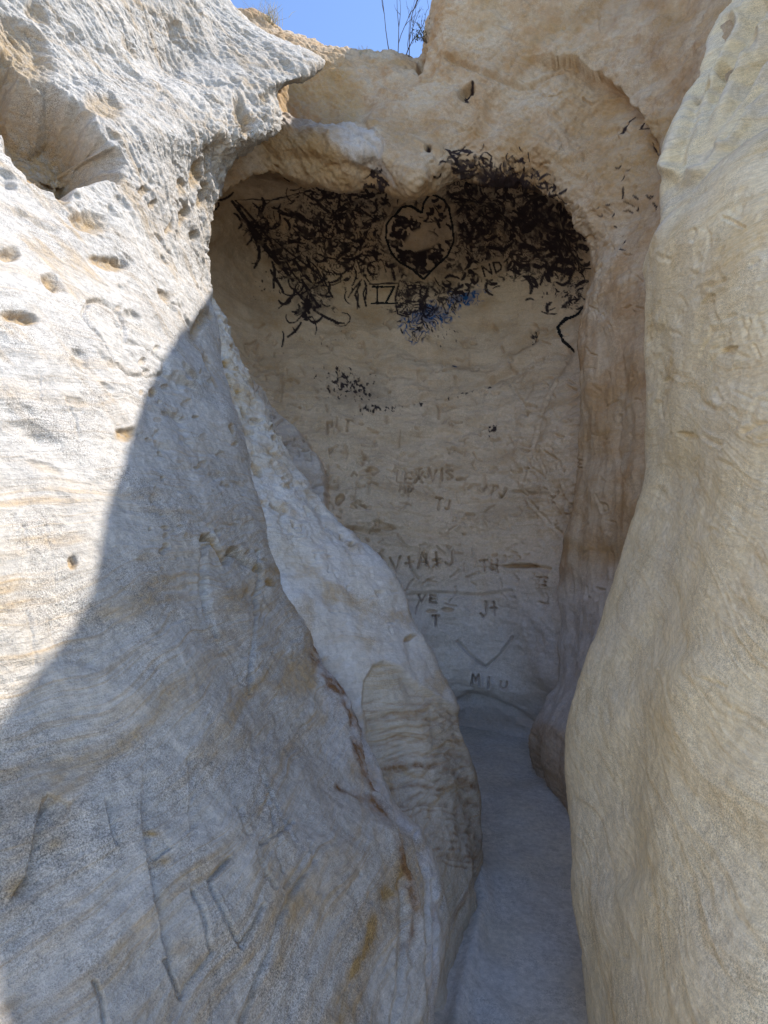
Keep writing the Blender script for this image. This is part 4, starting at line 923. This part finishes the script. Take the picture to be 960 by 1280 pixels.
# the crest itself follows the profile at full resolution
N0 = len(P3); disp = fbm(P3, 2.5, 4, off=70) * .018; stain_shade = np.zeros(N0)
fr = ((px[:, 1] > -80) & (px[:, 1] < 400) & (dep > .3)).astype(float)
fa = P3 @ np.array([[.6, .3, .7], [0, 1, 0], [-.7, 0, .7]]).T
disp += fr * (fbm(fa * (3.0, 1, .8), 4, 4, off=77) * .010)
pale = fr * np.clip(fbm(fa * (4.0, 1, .6), 4, 3, off=78) * 1.2, 0, .35)
for pts, wd, dp in [([(955, 10), (925, 60), (890, 130), (858, 205)], 9, .06), ([(1000, 20), (950, 80), (905, 150), (875, 200)], 8, .06), ([(915, 30), (880, 100), (862, 160), (845, 205)], 6, .05), ([(985, 70), (940, 125), (905, 175)], 5, .04)]:
    groove(disp, px, pts, wd, dp, .6, wb)
for p in [(905, 88, 12, 6, -.9, .05, .5), (918, 96, 8, 4, -.9, .04, .4), (884, 112, 10, 4, -.9, .04, .4), (872, 125, 6, 3, -.9, .03, .4), (945, 60, 22, 6, -.9, .04, .2)]:
    pit(disp, stain_shade, px, *p[:5], p[5], p[6], wb * .6)
dispA = A + n * disp.reshape(A.shape[:2])[..., None]
tag(build('cliff_shoulder', dispA, M_BUT, dict(stain_shade=stain_shade, pale=pale, rust=np.zeros(N0), dark=np.zeros(N0))),
    'fluted upper sandstone shoulder with slit-like pits, rising above the yellowish buttress', 'rock')

# ================================================================== FLOOR
nx, ny = 260, 420
X = np.linspace(-1.6, 2.6, nx); Yv = np.linspace(5.6, -4.0, ny)
gx, gy = np.meshgrid(X, Yv)
cx_ = np.interp(gy, [-4, 1.5, 2.8, 5.0], [.45, .5, .75, 1.05])
u = (gx - cx_) / .36
gz = .10 * np.clip(np.abs(u) - .45, 0, 3) ** 1.5 * .6
A = np.stack([gx, gy, gz], -1)
P3 = A.reshape(-1, 3)
dz = fbm(P3, 1.7, 3, off=80) * .03 + fbm(P3, 6, 4, off=81) * .008
# raised lip of rock along the left of the channel
px, dep = proj(P3)
lip = seg_dist(px, [(600, 1095), (606, 1130), (596, 1180), (582, 1230), (566, 1300)]); dz += np.where(dep > .3, .035 * np.exp(-(lip / 10) ** 2), 0)
A[..., 2] += dz.reshape(gz.shape)
tag(build('ground', A, M_FLOOR, dict(stain_shade=np.clip(fbm(P3, 3, 3, off=90) * .4, 0, .3), pale=np.clip(.3 + fbm(P3, 2.2, 4, off=91), 0, .8), rust=np.zeros(len(P3)), dark=np.zeros(len(P3)))),
    'smooth grey sandstone floor of the slot between the walls', 'ground', kind='structure')

# ================================================================== PLANTS ON THE RIM
M_DRY = plain_mat('dry_grass', (.42, .36, .22), .8, .3, 60)
M_TWIG = plain_mat('bare_twig', (.10, .065, .045), .9, .3, 60)
M_LEAF = plain_mat('dull_leaf', (.09, .11, .035), .7, .4, 60)
def tube_mesh(paths, sides=5):
    V = []; F = []
    for path, r0, r1 in paths:
        pts = [Vector(p) for p in path]; base = len(V); m_ = len(pts)
        for k, p in enumerate(pts):
            t = (pts[min(k + 1, m_ - 1)] - pts[max(k - 1, 0)]).normalized()
            a = t.orthogonal().normalized(); b = t.cross(a); r = r0 + (r1 - r0) * k / (m_ - 1)
            for s in range(sides):
                g = 2 * math.pi * s / sides; V.append(p + (a * math.cos(g) + b * math.sin(g)) * r)
        for k in range(m_ - 1):
            for s in range(sides):
                F.append((base + k * sides + s, base + k * sides + (s + 1) % sides, base + (k + 1) * sides + (s + 1) % sides, base + (k + 1) * sides + s))
    return V, F
def mesh_obj(name, V, F, mat, parent=None):
    me = bpy.data.meshes.new(name); me.from_pydata([tuple(v) for v in V], [], F); me.update(); me.shade_smooth(); me.materials.append(mat)
    o = bpy.data.objects.new(name, me); C.objects.link(o)
    if parent: o.parent = parent
    return o
def ground_on(arr, x, y, pick_far=True):
    p = arr.reshape(-1, 3); q, d = proj(p)
    d2 = np.maximum((q[:, 0] - x) ** 2 + (q[:, 1] - y) ** 2, 16) + np.where(d > .3, d * .5, 1e9)
    return Vector(p[np.argmin(d2)])
def empty(name, loc):
    o = bpy.data.objects.new(name, None); o.empty_display_size = .1; o.location = loc; C.objects.link(o); return o
def branch(p, d, ln, r, depth, out, leaves=None, spread=.5, grav=0.0):
    pts = [p]; q = p.copy(); dd = d.copy()
    for k in range(5):
        dd = (dd + Vector(rng.normal(size=3)) * .12 + Vector((0, 0, grav))).normalized(); q = q + dd * ln / 5; pts.append(q.copy())
        if depth > 0 and k >= 1 and rng.random() < .75:
            s = (dd + Vector(rng.normal(size=3)) * spread).normalized()
            branch(q.copy(), s, ln * rng.uniform(.4, .65), r * .6, depth - 1, out, leaves, spread, grav)
    out.append((pts, r, r * .35))
    if leaves is not None and depth <= 1:
        for t in pts[2:]: leaves.append(t)
def leaf_faces(cs, size):
    V = []; F = []
    for c in cs:
        for _ in range(3):
            a = Vector(rng.normal(size=3)).normalized(); b = a.orthogonal().normalized(); o = c + Vector(rng.normal(size=3)) * size
            k = len(V); s = size * rng.uniform(.6, 1.3)
            V += [o, o + a * s + b * s * .3, o + a * s * 2, o + a * s - b * s * .3]; F.append((k, k + 1, k + 2, k + 3))
    return V, F
# bare shrub
rng = np.random.default_rng(5)
loc = ground_on(ARCH, 500, 66) + Vector((0, .12, -.03)); root = empty('bare_shrub', loc)
tag(root, 'leafless dark shrub standing against the blue sky on the rim', 'shrub')
out = []
for k in range(4):
    d = Vector(((k - 1.5) * .12 + rng.normal() * .06, rng.normal() * .08, 1)).normalized()
    branch(Vector(((k - 1.5) * .04, rng.normal() * .02, 0)), d, .62, .0065, 2, out, None, .28, .10)
mesh_obj('branches', *tube_mesh(out, 4), M_TWIG, root)
# green shrub at the rock corner
loc = ground_on(ARCH, 538, 48) + Vector((.0, .1, -.02)); root = empty('green_shrub', loc); tag(root, 'small olive green shrub at the foot of the rock corner beside the bare shrub', 'shrub')
out = []; lv = []
for k in range(9): branch(Vector((0, 0, 0)), Vector((rng.normal() * .5 - .2, rng.normal() * .3, 1)).normalized(), .22, .004, 1, out, lv, .6)
mesh_obj('stems', *tube_mesh(out, 4), M_TWIG, root); mesh_obj('leaves', *leaf_faces(lv, .014), M_LEAF, root)
# dry grass
for (x, y, hgt, nb, lab) in [(336, 24, .20, 90, 'pale dry grass tuft on the slab at the left end of the rim'), (452, 66, .08, 22, 'tiny dry plant on the middle of the rim left of the bare shrub')]:
    loc = ground_on(ARCH, x, y) + Vector((0, .03, .01)); root = tag(empty('grass_tuft', loc), lab, 'grass', 'dry tufts on the rim')
    out = []
    for k in range(nb):
        a = rng.uniform(0, 6.28); t = abs(rng.normal()) * .45; d = Vector((math.cos(a) * t, math.sin(a) * t, 1)).normalized()
        b0 = Vector((rng.normal() * hgt * .32, rng.normal() * .03, 0)); h_ = hgt * rng.uniform(.5, 1.2)
        out.append(([b0, b0 + d * h_ * .5, b0 + d * h_ + Vector((d.x * .04, d.y * .04, -.01))], .0022, .0008))
    mesh_obj('blades', *tube_mesh(out, 3), M_DRY, root)
print('done', sum(len(o.data.vertices) for o in SC.objects if o.type == 'MESH'))
